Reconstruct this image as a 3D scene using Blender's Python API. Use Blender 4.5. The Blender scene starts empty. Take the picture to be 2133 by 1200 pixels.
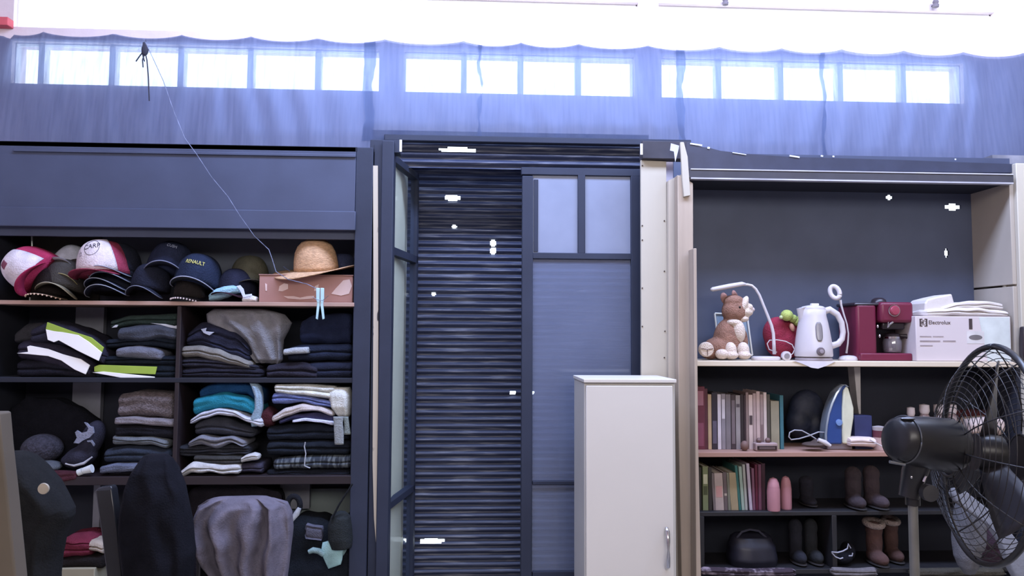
import bpy, bmesh, math, random
from mathutils import Vector, Matrix, noise
from math import sin, cos, pi, radians

# ---------------------------------------------------------------- camera
H = 1.45                       # camera height
F = 1600.0                     # focal length in pixels of a 2133x1200 frame
YAW, PITCH, ROLL = radians(3.0), radians(3.58), radians(0.3)
FWD = Vector((sin(YAW)*cos(PITCH), cos(YAW)*cos(PITCH), sin(PITCH)))
_r = Vector((cos(YAW), -sin(YAW), 0)); _u = _r.cross(FWD)
RIGHT = _r*cos(ROLL) + _u*sin(ROLL)
UP = _u*cos(ROLL) - _r*sin(ROLL)
sc = bpy.context.scene
COL = sc.collection
cam_d = bpy.data.cameras.new('camera'); cam = bpy.data.objects.new('camera', cam_d); COL.objects.link(cam)
cam_d.sensor_width = 36; cam_d.lens = F/2133*36; cam_d.clip_start = 0.05; cam_d.clip_end = 200
cam.matrix_world = Matrix(((RIGHT.x, UP.x, -FWD.x, 0), (RIGHT.y, UP.y, -FWD.y, 0), (RIGHT.z, UP.z, -FWD.z, H), (0, 0, 0, 1)))
sc.camera = cam
sc.view_settings.view_transform = 'Standard'; sc.view_settings.look = 'None'
sc.view_settings.exposure = 0.0; sc.view_settings.gamma = 1.0
try: sc.view_settings.use_curve_mapping = False
except Exception: pass
sc.cycles.use_denoising = True
sc.cycles.max_bounces = 8; sc.cycles.transparent_max_bounces = 16
sc.cycles.sample_clamp_indirect = 4.0
sc.cycles.caustics_reflective = False; sc.cycles.caustics_refractive = False

# ---------------------------------------------------------------- daylight outside, lamps inside
w = bpy.data.worlds.new('daylight'); sc.world = w; w.use_nodes = True
bg = w.node_tree.nodes['Background']; bg.inputs[0].default_value = (0.80, 0.90, 1.0, 1); bg.inputs[1].default_value = 5.0

def area(name, loc, rot, sx, sy, power, color):
    d = bpy.data.lights.new(name, 'AREA'); d.shape = 'RECTANGLE'; d.size = sx; d.size_y = sy
    d.energy = power; d.color = color
    o = bpy.data.objects.new(name, d); COL.objects.link(o); o.location = loc; o.rotation_euler = rot
    return o
# big windows of the wall behind the camera, and an added blue fill lamp tinting the upper cupboard wall
area('rear_window_light', (0.6, -2.3, 3.0), (radians(76), 0, 0), 4.5, 1.0, 125, (1.0, 0.95, 0.91))
area('blue_fill_light', (0.9, 2.45, 3.52), (radians(14), 0, 0), 4.6, 0.5, 205, (0.52, 0.64, 1.0))

# ---------------------------------------------------------------- pixel <-> place
def P(px, py, Y):
    d = FWD*F + RIGHT*(px-1066.5) + UP*(600-py)
    t = Y/d.y
    return Vector((d.x*t, Y, H + d.z*t))
def X(px, Y, py=700): return P(px, py, Y).x
def Z(py, Y, px=1066): return P(px, py, Y).z

# ---------------------------------------------------------------- materials
def lin(c):
    c = c/255.0
    return c/12.92 if c <= 0.04045 else ((c+0.055)/1.055)**2.4
MATS = {}
def mat(name, rgb, rough=0.8, metal=0.0, var=0.12, vs=14.0, bump=0.0, bs=60.0, stretch=(1,1,1), spec=0.4, rgb2=None, thr=None, emis=None):
    if name in MATS: return MATS[name]
    m = bpy.data.materials.new(name); m.use_nodes = True; nt = m.node_tree; b = nt.nodes['Principled BSDF']
    c = [lin(v) for v in rgb]
    tc = nt.nodes.new('ShaderNodeTexCoord'); mp = nt.nodes.new('ShaderNodeMapping'); mp.inputs['Scale'].default_value = stretch
    nt.links.new(tc.outputs['Object'], mp.inputs[0])
    n = nt.nodes.new('ShaderNodeTexNoise'); n.inputs['Scale'].default_value = vs; n.inputs['Detail'].default_value = 5
    nt.links.new(mp.outputs[0], n.inputs['Vector'])
    r = nt.nodes.new('ShaderNodeValToRGB')
    lo, hi = (0.3, 0.7) if thr is None else thr
    r.color_ramp.elements[0].position = lo; r.color_ramp.elements[1].position = hi
    c2 = [lin(v) for v in rgb2] if rgb2 else [min(1, v*(1+var)+0.002*var) for v in c]
    c1 = c if rgb2 else [v*(1-var) for v in c]
    r.color_ramp.elements[0].color = (*c1, 1); r.color_ramp.elements[1].color = (*c2, 1)
    nt.links.new(n.outputs['Fac'], r.inputs[0]); nt.links.new(r.outputs[0], b.inputs['Base Color'])
    b.inputs['Roughness'].default_value = rough; b.inputs['Metallic'].default_value = metal
    b.inputs['Specular IOR Level'].default_value = spec
    if bump:
        n2 = nt.nodes.new('ShaderNodeTexNoise'); n2.inputs['Scale'].default_value = bs; n2.inputs['Detail'].default_value = 3
        nt.links.new(mp.outputs[0], n2.inputs['Vector'])
        bp = nt.nodes.new('ShaderNodeBump'); bp.inputs['Strength'].default_value = bump; bp.inputs['Distance'].default_value = 0.01
        nt.links.new(n2.outputs['Fac'], bp.inputs['Height']); nt.links.new(bp.outputs[0], b.inputs['Normal'])
    if emis:
        b.inputs['Emission Color'].default_value = (*[lin(v) for v in emis[0]], 1); b.inputs['Emission Strength'].default_value = emis[1]
    MATS[name] = m
    return m
def fab(rgb, bump=0.5):        # woven cloth of one colour
    return mat('cloth_%d_%d_%d' % tuple(rgb), rgb, rough=0.95, var=0.18, vs=25, bump=bump, bs=180, spec=0.15)
def glassmat(name, tint=(1,1,1), alpha=0.9, milky=(0.5,0.55,0.7), milkyf=0.1, rough=0.03):
    if name in MATS: return MATS[name]
    m = bpy.data.materials.new(name); m.use_nodes = True; nt = m.node_tree; nt.nodes.remove(nt.nodes['Principled BSDF'])
    out = nt.nodes['Material Output']
    t = nt.nodes.new('ShaderNodeBsdfTransparent'); t.inputs[0].default_value = (*tint, 1)
    g = nt.nodes.new('ShaderNodeBsdfGlossy'); g.inputs['Roughness'].default_value = rough
    d = nt.nodes.new('ShaderNodeBsdfDiffuse'); d.inputs[0].default_value = (*milky, 1)
    a = nt.nodes.new('ShaderNodeMixShader'); a.inputs[0].default_value = milkyf
    n = nt.nodes.new('ShaderNodeTexNoise'); n.inputs['Scale'].default_value = 6; n.inputs['Detail'].default_value = 4
    mr = nt.nodes.new('ShaderNodeMapRange'); mr.inputs['To Min'].default_value = milkyf*0.8; mr.inputs['To Max'].default_value = min(1, milkyf*1.2)
    tc = nt.nodes.new('ShaderNodeTexCoord'); nt.links.new(tc.outputs['Object'], n.inputs['Vector'])
    nt.links.new(n.outputs['Fac'], mr.inputs[0]); nt.links.new(mr.outputs[0], a.inputs[0])
    nt.links.new(t.outputs[0], a.inputs[1]); nt.links.new(d.outputs[0], a.inputs[2])
    b = nt.nodes.new('ShaderNodeMixShader'); b.inputs[0].default_value = 1-alpha
    nt.links.new(a.outputs[0], b.inputs[1]); nt.links.new(g.outputs[0], b.inputs[2])
    nt.links.new(b.outputs[0], out.inputs[0])
    MATS[name] = m
    return m

# ---------------------------------------------------------------- shape collector
class G:
    def __init__(s): s.v = []; s.f = []
    def add(s, vs, fs):
        k = len(s.v); s.v += [Vector(p) for p in vs]; s.f += [tuple(i+k for i in f) for f in fs]; return s
    def box(s, x0, x1, y0, y1, z0, z1):
        if x0 > x1: x0, x1 = x1, x0
        if y0 > y1: y0, y1 = y1, y0
        if z0 > z1: z0, z1 = z1, z0
        return s.add([(x0,y0,z0),(x1,y0,z0),(x1,y1,z0),(x0,y1,z0),(x0,y0,z1),(x1,y0,z1),(x1,y1,z1),(x0,y1,z1)],
                     [(0,3,2,1),(4,5,6,7),(0,1,5,4),(1,2,6,5),(2,3,7,6),(3,0,4,7)])
    def bxr(s, c, sz, R=None):
        R = R or Matrix.Identity(3); c = Vector(c)
        vs = [c + R @ Vector((a*sz[0]/2, b*sz[1]/2, d*sz[2]/2)) for d in (-1,1) for a,b in ((-1,-1),(1,-1),(1,1),(-1,1))]
        return s.add(vs, [(0,3,2,1),(4,5,6,7),(0,1,5,4),(1,2,6,5),(2,3,7,6),(3,0,4,7)])
    def quad(s, a, b, c, d, th, nrm):   # slab between four corners, thickened along nrm
        n = Vector(nrm)*th; q = [Vector(p) for p in (a,b,c,d)]
        return s.add(q + [p+n for p in q], [(0,1,2,3),(7,6,5,4),(1,0,4,5),(2,1,5,6),(3,2,6,7),(0,3,7,4)])
    def rings(s, rs, cap=True, closed=True):
        n = len(rs[0]); vs = [p for r in rs for p in r]; fs = []
        for i in range(len(rs)-1):
            for j in range(n if closed else n-1):
                k = (j+1) % n
                fs.append((i*n+j, i*n+k, (i+1)*n+k, (i+1)*n+j))
        if cap: fs.append(tuple(range(n-1,-1,-1))); fs.append(tuple((len(rs)-1)*n+j for j in range(n)))
        return s.add(vs, fs)
    def tube(s, pts, r, n=8, flat=1.0):
        pts = [Vector(p) for p in pts]; rs = []; up = Vector((0,0,1))
        for i, p in enumerate(pts):
            t = (pts[min(i+1,len(pts)-1)] - pts[max(i-1,0)]).normalized()
            if i == 0:
                a = t.cross(up if abs(t.z) < 0.9 else Vector((0,1,0))).normalized()
            else: a = (a - t*a.dot(t)).normalized()
            b = t.cross(a); rr = r[i] if isinstance(r, (list,tuple)) else r
            rs.append([p + a*cos(2*pi*j/n)*rr + b*sin(2*pi*j/n)*rr*flat for j in range(n)])
        return s.rings(rs)
    def lathe(s, prof, c, n=24, R=None, sx=1, sy=1):
        c = Vector(c); R = R or Matrix.Identity(3)
        return s.rings([[c + R @ Vector((r*cos(2*pi*j/n)*sx, r*sin(2*pi*j/n)*sy, z)) for j in range(n)] for r, z in prof])
    def ell(s, c, r, R=None, n=16, m=10):
        r = (r,r,r) if not isinstance(r,(tuple,list)) else r
        c = Vector(c); R = R or Matrix.Identity(3)
        return s.rings([[c + R @ Vector((r[0]*cos(2*pi*j/n)*sin(a), r[1]*sin(2*pi*j/n)*sin(a), -r[2]*cos(a))) for j in range(n)]
                        for a in [0.02+(pi-0.04)*i/m for i in range(m+1)]])
    def prism(s, pts, y0, y1):          # outline of (x,z) points given depth
        n = len(pts); A = sum(pts[i][0]*pts[(i+1)%n][1]-pts[(i+1)%n][0]*pts[i][1] for i in range(n))
        if A < 0: pts = pts[::-1]
        return s.rings([[(x,y1,z) for x,z in pts],[(x,y0,z) for x,z in pts]]) if False else \
            s.add([(x,y0,z) for x,z in pts]+[(x,y1,z) for x,z in pts],
                  [tuple(range(n)), tuple(range(2*n-1,n-1,-1))] + [(j, n+j, n+(j+1)%n, (j+1)%n) for j in range(n)])
    def pprism(s, pp, Y, th):           # the same, outline in picture pixels at distance Y
        return s.prism([(P(a,b,Y).x, P(a,b,Y).z) for a,b in pp], Y, Y+th)
    def grid(s, rows, th=0):            # rows of points -> sheet
        n = len(rows[0]); vs = [p for r in rows for p in r]; fs = [(i*n+j, i*n+j+1, (i+1)*n+j+1, (i+1)*n+j) for i in range(len(rows)-1) for j in range(n-1)]
        return s.add(vs, fs)
    def tf(s, M): s.v = [M @ p for p in s.v]; return s
def rot(x=0, y=0, z=0):
    from mathutils import Euler
    return Euler((radians(x), radians(y), radians(z))).to_matrix()

ORG = {}
def ob(name, g, m, parent=None, smooth=40, bevel=0, solid=0, sub=0, remesh=0, base=None, seg=2):
    """one mesh object; geometry given in world coordinates"""
    if parent is not None: L = ORG[parent]
    else:
        xs = [v.x for v in g.v]; ys = [v.y for v in g.v]; zs = [v.z for v in g.v]
        L = Vector(((min(xs)+max(xs))/2, (min(ys)+max(ys))/2, min(zs))) if base is None else Vector(base)
    me = bpy.data.meshes.new(name); me.from_pydata([v-L for v in g.v], [], g.f)
    bm = bmesh.new(); bm.from_mesh(me); bmesh.ops.recalc_face_normals(bm, faces=bm.faces); bm.to_mesh(me); bm.free()
    me.materials.append(m)
    if smooth:
        me.shade_smooth()
        if smooth < 180: me.set_sharp_from_angle(angle=radians(smooth))
    o = bpy.data.objects.new(name, me); COL.objects.link(o)
    if parent is not None:
        o.parent = parent; ORG[o] = L      # child sits at its parent's origin
    else:
        o.location = L; ORG[o] = L
    if remesh:
        md = o.modifiers.new('r','REMESH'); md.mode = 'VOXEL'; md.voxel_size = remesh; md.use_smooth_shade = True
        md = o.modifiers.new('s','SMOOTH'); md.iterations = 4; md.factor = 0.6
    if solid:
        md = o.modifiers.new('t','SOLIDIFY'); md.thickness = solid; md.offset = 0
    if bevel:
        md = o.modifiers.new('b','BEVEL'); md.width = bevel; md.segments = seg; md.limit_method = 'ANGLE'; md.angle_limit = radians(35)
    if sub:
        md = o.modifiers.new('s','SUBSURF'); md.levels = sub; md.render_levels = sub
    return o
def thing(name, label, cat, loc, group=None):
    o = bpy.data.objects.new(name, None); COL.objects.link(o); o.location = loc; ORG[o] = Vector(loc)
    o.empty_display_size = 0.05
    return tag(o, label, cat, group)
def tag(o, label, cat, group=None, kind=None):
    o['label'] = label; o['category'] = cat
    if group: o['group'] = group
    if kind: o['kind'] = kind
    return o
def struct(o, label=None): 
    o['kind'] = 'structure'
    if label: o['label'] = label
    return o
def text_geo(body, size, place, extrude=0.0006, shear=0, res=2):
    """lettering; place(x, y) maps the flat lettering (metres, centred) into the world"""
    c = bpy.data.curves.new('t', 'FONT'); c.body = body; c.size = size; c.align_x = 'CENTER'; c.align_y = 'CENTER'
    c.extrude = extrude; c.resolution_u = res; c.shear = shear
    o = bpy.data.objects.new('t', c); COL.objects.link(o)
    dg = bpy.context.evaluated_depsgraph_get(); me = bpy.data.meshes.new_from_object(o.evaluated_get(dg))
    g = G(); g.add([place(v.co.x, v.co.y, v.co.z) for v in me.vertices], [tuple(p.vertices) for p in me.polygons])
    bpy.data.objects.remove(o); bpy.data.meshes.remove(me); bpy.data.curves.remove(c)
    return g
def lerp(a, b, t): return a+(b-a)*t
def samp(lst, t):               # smooth sampling of an evenly spaced list
    if len(lst) == 1: return lst[0]
    t = max(0, min(0.99999, t))*(len(lst)-1); i = int(t); f = t-i; f = f*f*(3-2*f)*0.6 + f*0.4
    return lerp(lst[i], lst[i+1], f)

# ---------------------------------------------------------------- depths of the place
YF, YB, YW, YS = 3.33, 3.60, 3.72, 3.95     # cupboard front, niche back, window wall, shutter
M_white = mat('white_plaster', (222,208,212), 0.9, var=0.04, bump=0.15, bs=40)
M_floor = mat('concrete_floor', (150,145,138), 0.7, var=0.2, vs=5)
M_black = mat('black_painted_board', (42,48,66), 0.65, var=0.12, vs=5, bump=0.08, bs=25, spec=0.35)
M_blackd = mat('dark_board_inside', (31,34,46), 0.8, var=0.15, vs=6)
M_cream = mat('cream_painted_wood', (186,178,163), 0.75, var=0.06, vs=4, stretch=(1,1,0.15), bump=0.05)
M_pine = mat('bare_pine', (170,154,138), 0.75, var=0.12, vs=6, stretch=(3,3,0.25), bump=0.1, bs=30)
M_metal = mat('dull_steel', (120,122,128), 0.35, metal=0.8, var=0.1)
M_chrome = mat('chrome', (200,200,205), 0.15, metal=1.0, var=0.02)

def slab_holes(xs, zs, hole, y0, y1):
    """a wall slab on a grid of breakpoints; hole(xc, zc) is True where it is open"""
    g = G(); nx, nz = len(xs)-1, len(zs)-1
    S = [[not hole((xs[i]+xs[i+1])/2, (zs[k]+zs[k+1])/2) for k in range(nz)] for i in range(nx)]
    def s(i, k): return 0 <= i < nx and 0 <= k < nz and S[i][k]
    for i in range(nx):
        for k in range(nz):
            if not S[i][k]: continue
            a, b, c, d = xs[i], xs[i+1], zs[k], zs[k+1]
            g.add([(a,y0,c),(b,y0,c),(b,y0,d),(a,y0,d)], [(0,1,2,3)]); g.add([(a,y1,c),(b,y1,c),(b,y1,d),(a,y1,d)], [(3,2,1,0)])
            if not s(i-1,k): g.add([(a,y0,c),(a,y1,c),(a,y1,d),(a,y0,d)], [(3,2,1,0)])
            if not s(i+1,k): g.add([(b,y0,c),(b,y1,c),(b,y1,d),(b,y0,d)], [(0,1,2,3)])
            if not s(i,k-1): g.add([(a,y0,c),(b,y0,c),(b,y1,c),(a,y1,c)], [(3,2,1,0)])
            if not s(i,k+1): g.add([(a,y0,d),(b,y0,d),(b,y1,d),(a,y1,d)], [(0,1,2,3)])
    # weld
    key = {}; vs = []; mp = []
    for p in g.v:
        q = (round(p.x,5), round(p.y,5), round(p.z,5))
        if q not in key: key[q] = len(vs); vs.append(p)
        mp.append(key[q])
    g2 = G(); g2.v = vs; g2.f = [tuple(mp[i] for i in f) for f in g.f]
    return g2
def within(v, a, b): return a < v < b

# ================================================================ ROOM
RX0, RX1, RY0, CZ = -2.9, 2.90, -3.0, 3.6
struct(ob('floor', G().box(RX0-.1, RX1+.1, RY0, YW+.6, -0.1, 0), M_floor, smooth=0))
# closed ceiling; the added blue fill lamp sits just below it
struct(ob('ceiling', G().box(RX0-.1, RX1+.1, RY0, YW+.12, CZ, CZ+.1), M_white, smooth=0))
struct(ob('wall_rear', G().box(RX0-.1, RX1+.1, RY0-.1, RY0, 0, CZ), M_white, smooth=0))
struct(ob('wall_left', G().box(RX0-.1, RX0, RY0, YW+.12, 0, CZ), M_white, smooth=0))
M_wallr = mat('grubby_cream_plaster', (190,182,165), 0.85, var=0.1, vs=3, bump=0.1)
struct(ob('wall_right', G().box(RX1, RX1+.1, RY0, YW+.12, 0, CZ), M_wallr, smooth=0))

# north wall with the clerestory (upper lights, transom, lower lights), the doorway and a few chinks
w_top = Z(10, YW, 1500)
tr_hi = Z(82, YW, 1066); tr_lo = Z(110, YW, 1066); lo_bot = Z(196, YW, 1066)
wx = [X(27, YW, 60), X(83, YW, 130), X(790, YW, 130), X(842, YW, 130), X(1322, YW, 140), X(1378, YW, 140), X(2007, YW, 160), X(2072, YW, 60)]
dx0, dx1, dz1 = X(772, YW, 400), X(1352, YW, 400), Z(276, YW, 1066)
chink = [(1985, 431, 18, 8), (1972, 527, 5, 10), (1853, 411, 8, 6)]
ch = [(X(a, YW, b), Z(b, YW, a), c*YW/F*1.3, d*YW/F*1.3) for a,b,c,d in chink]
def wall_hole(x, z):
    if wx[0] < x < wx[7] and tr_hi < z < w_top: return True
    if lo_bot < z < tr_lo and (wx[0] < x < wx[2] or wx[3] < x < wx[4] or wx[5] < x < wx[6]): return True
    if dx0 < x < dx1 and z < dz1: return True
    return any(a-c < x < a+c+.09 and b-d < z < b+d+.03 for a,b,c,d in ch)
xs = sorted(set([RX0, RX1, dx0, dx1] + wx + [v for a,b,c,d in ch for v in (a-c, a+c+.09)]))
zs = sorted(set([0, CZ, dz1, lo_bot, tr_lo, tr_hi, w_top] + [v for a,b,c,d in ch for v in (b-d, b+d+.03)]))
struct(ob('wall_north', slab_holes(xs, zs, wall_hole, YW, YW+.12), M_white, smooth=0))

M_frame = mat('white_painted_frame', (232,232,236), 0.6, var=0.03)
M_pane = glassmat('window_glass', (1,1,1), 0.93, (0.9,0.95,1), 0.06)
def window(n, x0, x1, z0, z1, muls, t=0.02):
    f = G().box(x0,x1,YW+.03,YW+.07,z0,z0+t).box(x0,x1,YW+.03,YW+.07,z1-t,z1).box(x0,x0+t,YW+.03,YW+.07,z0,z1).box(x1-t,x1,YW+.03,YW+.07,z0,z1)
    for m in muls: f.box(m-.014, m+.014, YW+.025, YW+.075, z0+t, z1-t)
    r = struct(ob('window_%d' % n, f, M_frame, smooth=0)); edges = [x0+t] + list(muls) + [x1-t]
    for a, b in zip(edges[:-1], edges[1:]):
        q = G().box(a, b, YW+.048, YW+.052, z0+t, z1-t); q.v = [v for v in q.v]
        ob('pane', q, M_pane, r, smooth=0)
XW = lambda p, y=150: X(p, YW, y)
window(1, wx[0], XW(795,60), tr_hi, w_top, [], 0.006)
window(2, XW(832,60), XW(1330,60), tr_hi, w_top, [], 0.006)
window(3, XW(1372,60), wx[7], tr_hi, w_top, [], 0.006)
window(4, wx[0], wx[2], lo_bot, tr_lo, [XW(79), XW(228), XW(372), XW(518), XW(660)], 0.004)
window(5, wx[3], wx[4], lo_bot, tr_lo, [XW(966), XW(1085), XW(1206)], 0.004)
window(6, wx[5], wx[6], lo_bot, tr_lo, [XW(1500), XW(1630), XW(1755), XW(1887)], 0.004)
struct(ob('trim_1', G().box(XW(795,60), XW(832,60), YW+.0, YW+.12, tr_hi, w_top), M_white, smooth=0))
struct(ob('trim_2', G().box(XW(1330,60), XW(1372,60), YW+.0, YW+.12, tr_hi, w_top), M_white, smooth=0))
# red painted block beside the clerestory, top left
q = P(-12, 52, YW-.02); tag(ob('painted_block', G().box(P(-60,40,YW-.02).x, P(24,40,YW-.02).x, YW-.05, YW, P(0,60,YW).z, P(0,43,YW).z), mat('red_paint', (200,90,100)), bevel=.003), 'faded red block on the white wall in the top left corner', 'block')
# two small dark insulators high on the wall
for a, b, lab in ((1511, 3, 'small dark insulator knob above the window near the middle'), (1949, 8, 'small dark insulator knob above the window at the far right')):
    c = P(a, b, YW-.03)
    r = thing('insulator', lab, 'insulator', c, 'insulator knobs above the window')
    ob('knob', G().lathe([(.004,-.02),(.014,-.018),(.016,-.006),(.011,0),(.015,.008),(.012,.018),(.004,.02)], c, 12), mat('dusty_ceramic', (120,112,118)), r)
    ob('bracket', G().box(c.x-.004, c.x+.004, c.y, YW, c.z-.004, c.z+.004), M_metal, r, smooth=0)

# ---------------------------------------------------------------- black plastic sheeting over the lower lights
def film_mat(name, f_clear):
    m = bpy.data.materials.new(name); m.use_nodes = True; nt = m.node_tree; nt.nodes.remove(nt.nodes['Principled BSDF']); out = nt.nodes['Material Output']
    tc = nt.nodes.new('ShaderNodeTexCoord'); mp = nt.nodes.new('ShaderNodeMapping'); mp.inputs['Scale'].default_value = (70, 1, 5)
    nt.links.new(tc.outputs['Object'], mp.inputs[0])
    n = nt.nodes.new('ShaderNodeTexNoise'); n.inputs['Scale'].default_value = 1.0; n.inputs['Detail'].default_value = 6; nt.links.new(mp.outputs[0], n.inputs['Vector'])
    mr = nt.nodes.new('ShaderNodeMapRange'); mr.inputs['From Min'].default_value = .25; mr.inputs['From Max'].default_value = .75
    mr.inputs['To Min'].default_value = f_clear*0.7; mr.inputs['To Max'].default_value = f_clear*1.3; nt.links.new(n.outputs['Fac'], mr.inputs[0])
    t = nt.nodes.new('ShaderNodeBsdfTransparent'); t.inputs[0].default_value = (.9, .96, 1, 1)
    tl = nt.nodes.new('ShaderNodeBsdfTranslucent')
    cr = nt.nodes.new('ShaderNodeMapRange'); cr.inputs['From Min'].default_value = .3; cr.inputs['From Max'].default_value = .7; cr.inputs['To Min'].default_value = .75; cr.inputs['To Max'].default_value = 1.25
    nt.links.new(n.outputs['Fac'], cr.inputs[0])
    vm = nt.nodes.new('ShaderNodeVectorMath'); vm.operation = 'SCALE'; vm.inputs[0].default_value = FILM_TL; nt.links.new(cr.outputs[0], vm.inputs['Scale'])
    nt.links.new(vm.outputs[0], tl.inputs[0])
    d = nt.nodes.new('ShaderNodeBsdfDiffuse'); d.inputs[0].default_value = (.035,.045,.085,1)
    g = nt.nodes.new('ShaderNodeBsdfGlossy'); g.inputs['Roughness'].default_value = .45; g.inputs[0].default_value = (.5,.6,.9,1)
    a = nt.nodes.new('ShaderNodeAddShader'); nt.links.new(tl.outputs[0], a.inputs[0]); nt.links.new(d.outputs[0], a.inputs[1])
    b = nt.nodes.new('ShaderNodeMixShader'); b.inputs[0].default_value = .06; nt.links.new(a.outputs[0], b.inputs[1]); nt.links.new(g.outputs[0], b.inputs[2])
    c = nt.nodes.new('ShaderNodeMixShader'); nt.links.new(mr.outputs[0], c.inputs[0]); nt.links.new(b.outputs[0], c.inputs[1]); nt.links.new(t.outputs[0], c.inputs[2])
    nt.links.new(c.outputs[0], out.inputs[0]); return m
FILM_TL = (.13, .165, .275)
M_film = film_mat('thin_black_plastic', .30)
def sheet(px0, px1, lab, k, e0=3, e1=3, bot=314):
    """a strip of thin sheeting nailed along the transom, sagging between nails, standing off the wall lower down"""
    nails = [0, 85, 233, 375, 520, 660, 800, 965, 1085, 1205, 1350, 1500, 1630, 1755, 1885, 2010, 2133]
    rnd = random.Random(k); rows = []; nx, nz = 110, 26
    def topy(px):
        base = 66+px*0.0225 + (10 if px < 20 else 0)
        i = max(j for j in range(len(nails)) if nails[j] <= max(0,px)) if px < 2133 else len(nails)-2
        i = min(i, len(nails)-2); t = (px-nails[i])/(nails[i+1]-nails[i]); t = max(0, min(1, t))
        return base + 9*sin(pi*t)**.7 - 2
    for j in range(nz+1):
        t = j/nz; row = []
        for i in range(nx+1):
            u = i/nx; px = lerp(px0, px1, u)
            if px1-px0 > 0:
                wob = lambda s: noise.noise(Vector((s*7.1, t*3.3, k)))*9 + noise.noise(Vector((s*3.1, t*11, k)))*3
                px += (wob(0)*e0/3*(1-u)**8) + (wob(1)*e1/3*u**8)
            off = .005 + k*.004 + .075*min(1, t/.85)**.8 + .004*sin(px*.09+3*noise.noise(Vector((px*.01, t*1.5, k))))*min(1,t*3)
            Y = YW-off; top = P(px, topy(px), YW-.005); zb = P(px, bot, YW-.085).z
            row.append((X(px, Y, 190), Y, lerp(top.z, zb, t)))
        rows.append(row)
    return tag(ob('plastic_sheet', G().grid(rows), M_film, smooth=180, base=(X((px0+px1)/2, YW), YW-.08, rows[-1][0][2])), lab, 'plastic sheeting', 'black plastic sheets over the windows')
sheet(-60, 779, 'sheer black plastic sheet over the windows above the clothes shelves, widest at left', 0)
sheet(757, 1003, 'black plastic sheet over the window just left of the doorway, with a torn right edge', 1, 3, 3, 293)
sheet(995, 1425, 'sheer black plastic sheet over the windows directly above the doorway', 0, 5, 3, 293)
sheet(1409, 1719, 'sheer black plastic sheet over the windows above the left part of the appliance niche', 1, 3, 3, 338)
sheet(1711, 2200, 'sheer black plastic sheet at the far right end of the window strip', 2, 3, 0, 352)
# ================================================================ SHUTTER AND DOORWAY
M_corr = mat('painted_corrugated_steel', (50,57,82), 0.5, var=0, vs=1.0, stretch=(5,1,90), rgb2=(128,131,144), thr=(0.52,0.76), spec=0.5)
def corrugated(px0, px1, py0, py1, Y, pitch, amp, holes):
    z1, z0 = Z(py0, Y, (px0+px1)/2), Z(py1, Y, (px0+px1)/2) if py1 < 5000 else 0
    x0, x1 = X(px0, Y), X(px1, Y)
    hx = [(X(a, Y, b), Z(b, Y, a), c*Y/F, d*Y/F) for a,b,c,d in holes]
    xs = set([x0 + (x1-x0)*i/6 for i in range(7)])
    for a,b,c,d in hx: xs |= {a-c, a-c*.6, a+c*.6, a+c}
    xs = sorted(x for x in xs if x0 <= x <= x1); n = int((z1-z0)/pitch*6)
    zs = [z0+(z1-z0)*k/n for k in range(n+1)]
    g = G(); g.v = [Vector((x, Y+amp*sin(2*pi*(z-z0)/pitch), z)) for z in zs for x in xs]
    m = len(xs)
    for k in range(n):
        for i in range(m-1):
            xc, zc = (xs[i]+xs[i+1])/2, (zs[k]+zs[k+1])/2
            if any(((xc-a)/c)**2*.7+((zc-b)/max(d,.004))**2 < 1 for a,b,c,d in hx): continue
            g.f.append((k*m+i, k*m+i+1, (k+1)*m+i+1, (k+1)*m+i))
    return g
sh = thing('roller_shutter', 'dark ribbed metal shutter with light leaking through small holes, closing the doorway', 'shutter', (X(1000,YS), YS, 0))
leaks = [(955,313,44,7), (943,412,16,6), (1027,507,6,7), (1027,522,6,7), (946,472,5,3), (903,613,4,3), (861,613,3,3), (1068,818,6,3.5), (1109,818,4,3.5),
         (898,1127,22,5), (850,1125,9,3.5), (1212,818,3,3)]
ob('curtain', corrugated(770, 1372, 290, 99999, YS, .0345, .009, leaks), M_corr, sh, smooth=180)
# the back of the doorway outside the shutter edges
for i, (a, b) in enumerate(((dx0-.02, dx0), (dx1, dx1+.02))):
    ob('guide_rail', G().box(a, b, YW+.12, YS+.03, 0, dz1+.05), M_blackd, sh, smooth=0)
ob('lintel_plate', G().box(dx0-.02, dx1+.02, YW+.1, YS+.03, dz1+.001, dz1+.05), M_blackd, sh, smooth=0)
hd = thing('ribbed_header', 'ribbed dark metal header above the doorway with a bright slit', 'header panel', (X(1080,3.66), 3.66, Z(350,3.66)))
ob('ribbed_panel', corrugated(822, 1340, 296, 353, 3.66, .038, .011, [(953,312,34,4.0), (975,314,16,3)]), M_corr, hd, smooth=180)
ob('top_rail', G().box(X(800,3.6,290), X(1440,3.6,290), 3.60, 3.64, Z(297,3.6,1066), Z(284,3.6,1066)), M_black, hd, bevel=.004)

M_gl = glassmat('glare_veiled_door_glass', (.86,.9,.97), 0.965, (.22,.255,.37), .40)  # milky blue in the glass stands in for the lens glare veil
M_frost = glassmat('frosted_film_glass', (.8,.88,1), 0.97, (.25,.285,.40), .82, .4)
M_gl2 = glassmat('clear_leaf_glass', (.93,.96,1), 0.985, (.25,.30,.42), .05)
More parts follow.
